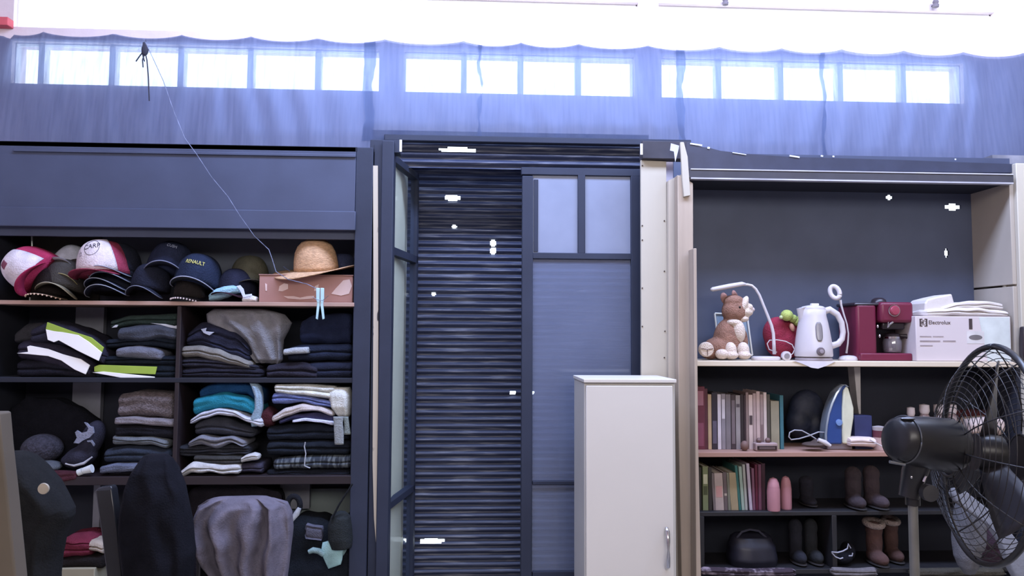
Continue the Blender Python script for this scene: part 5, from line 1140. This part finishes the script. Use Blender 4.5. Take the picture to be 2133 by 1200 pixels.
for k_ in range(3):
    a0_ = .12 + 2*pi*k_/3; rows = []
    for i in range(9):
        r = lerp(.045, .255, i/8); wdt = lerp(.45, .55, sin(pi*min(1,i/8*.9)))*.62
        rows.append([fp_(r, a0_ + w_*wdt*(1-.25*i/8), -.028*w_) for w_ in (-1,-.5,0,.5,1)])
    ob('blade', G().grid(rows), M_bl, fan, smooth=180, solid=.003)
# motor housing
mc0, mc1 = P(1868,914,FY-.06), P(1990,930,FY-.0)
dm = (mc1-mc0).normalized(); am = dm.cross(Vector((0,0,1))).normalized(); bm_ = am.cross(dm)
def mr_(t, r, rz=None): return [mc0.lerp(mc1, t) + am*cos(a)*r + bm_*sin(a)*(rz or r) for a in [2*pi*i/32 for i in range(32)]]
ob('motor_housing', G().rings([mr_(-.045,.01,.008), mr_(-.04,.040,.045), mr_(0,.052,.056), mr_(.10,.058,.061), mr_(.45,.066,.069), mr_(.85,.070,.073), mr_(.97,.062,.066), mr_(1.0,.02,.02)]), M_fb, fan, smooth=50)
ob('housing_ring', G().tube(mr_(.10,.0595,.0625)+[mr_(.10,.0595,.0625)[0]], .0022, 6), mat('ring_grey', (70,72,78), .3), fan, smooth=180)
ob('knob', G().tube([P(1853,962,FY-.07), P(1885,968,FY-.07)], .004, 8), M_metal, fan)
ob('top_button', blob([(mc0.lerp(mc1,.12)+Vector((0,-.02,.058)), (.02,.012,.004))]), M_metal, fan)
nk = P(1893,985,FY-.01)
ob('tilt_bracket', G().tube([P(1915,955,FY-.02), P(1905,985,FY-.01), P(1898,1010,FY), P(1893,1036,FY)], [.035,.032,.028,.026], 12), M_fb, fan)
ob('tilt_knob', G().lathe([(.001,0),(.022,0),(.022,.02),(.001,.022)], P(1930,1025,FY-.03), 20, rot(90,0,0)), mat('knob_grey', (52,52,56), .4), fan)
for a, b in ((1899,994),(1927,976),(1966,977)): ob('screw', blob([E(a,b,FY-.045,2.5,2,3.5)]), M_chrome, fan)
ob('latch', G().tube([P(1924,1004,FY-.045), P(1929,992,FY-.045)], .004, 8), M_chrome, fan)
px_ = X(1892,FY)
ob('pole', G().tube([(px_,FY,Z(1045,FY,1892)), (px_,FY,.05)], .0125, 16), mat('grey_pole', (120,120,118), .35, metal=.5), fan)
ob('pole_collar', G().tube([(px_,FY,Z(1035,FY,1892)), (px_,FY,Z(1052,FY,1892))], .019, 16), M_fb, fan)
ob('base', G().lathe([(.002,0),(.22,0),(.22,.012),(.06,.04),(.03,.07),(.002,.07)], (px_,FY,0), 36), M_fb, fan)
# ---- light things leaning behind the fan, right corner
M_gc = mat('grey_cotton', (112,112,116), .9, var=.1, bump=.3)
tag(ob('ironing_board', G().rings([[P(a,b,Yq), P(c,d,Yq), P(c,d,Yq)+Vector((.0,.04,0)), P(a,b,Yq)+Vector((.0,.04,0))] for a,b,c,d,Yq in
     ((1994,1018,1986,1030,2.95),(2012,1022,1996,1048,2.93),(2040,1045,2028,1072,2.9),(2075,1072,2062,1095,2.85),(2100,1100,2086,1128,2.8),(2133,1142,2110,1190,2.75),(2180,1200,2150,1260,2.7),(2240,1290,2200,1330,2.65))]), M_gc, smooth=60, bevel=.006), 'grey padded ironing board slanting down in the lower right corner', 'ironing board')
tag(ob('white_bag', body([(1040,1994,2020,.02),(1062,1993,2036,.05),(1090,1992,2044,.06),(1130,1992,2045,.06),(1160,1992,2036,.05),(1180,2000,2032,.04),(1196,2010,2028,.01)], 3.05, .05, folds=3, famp=.006, amp=.006), fab(kc((116,116,122),1.0)), smooth=180), 'pale grey cloth bag hanging behind the fan guard', 'bag')
garment('dark mauve cloth bundle at the lower right behind the fan', 2040, 2096, [1110,1100,1105], [1180,1185,1180], (60,44,56), 2, 3.0, .12, 'cloth_bundle', 'cloth', amp=.01)
garment('brown grey cushion on the bottom rack behind the fan guard', 1900, 2100, [1188,1186,1186], [1202,1202,1202], (74,70,60), 1, YF-.05, .04, 'flat_cushion', 'cushion', amp=.003)
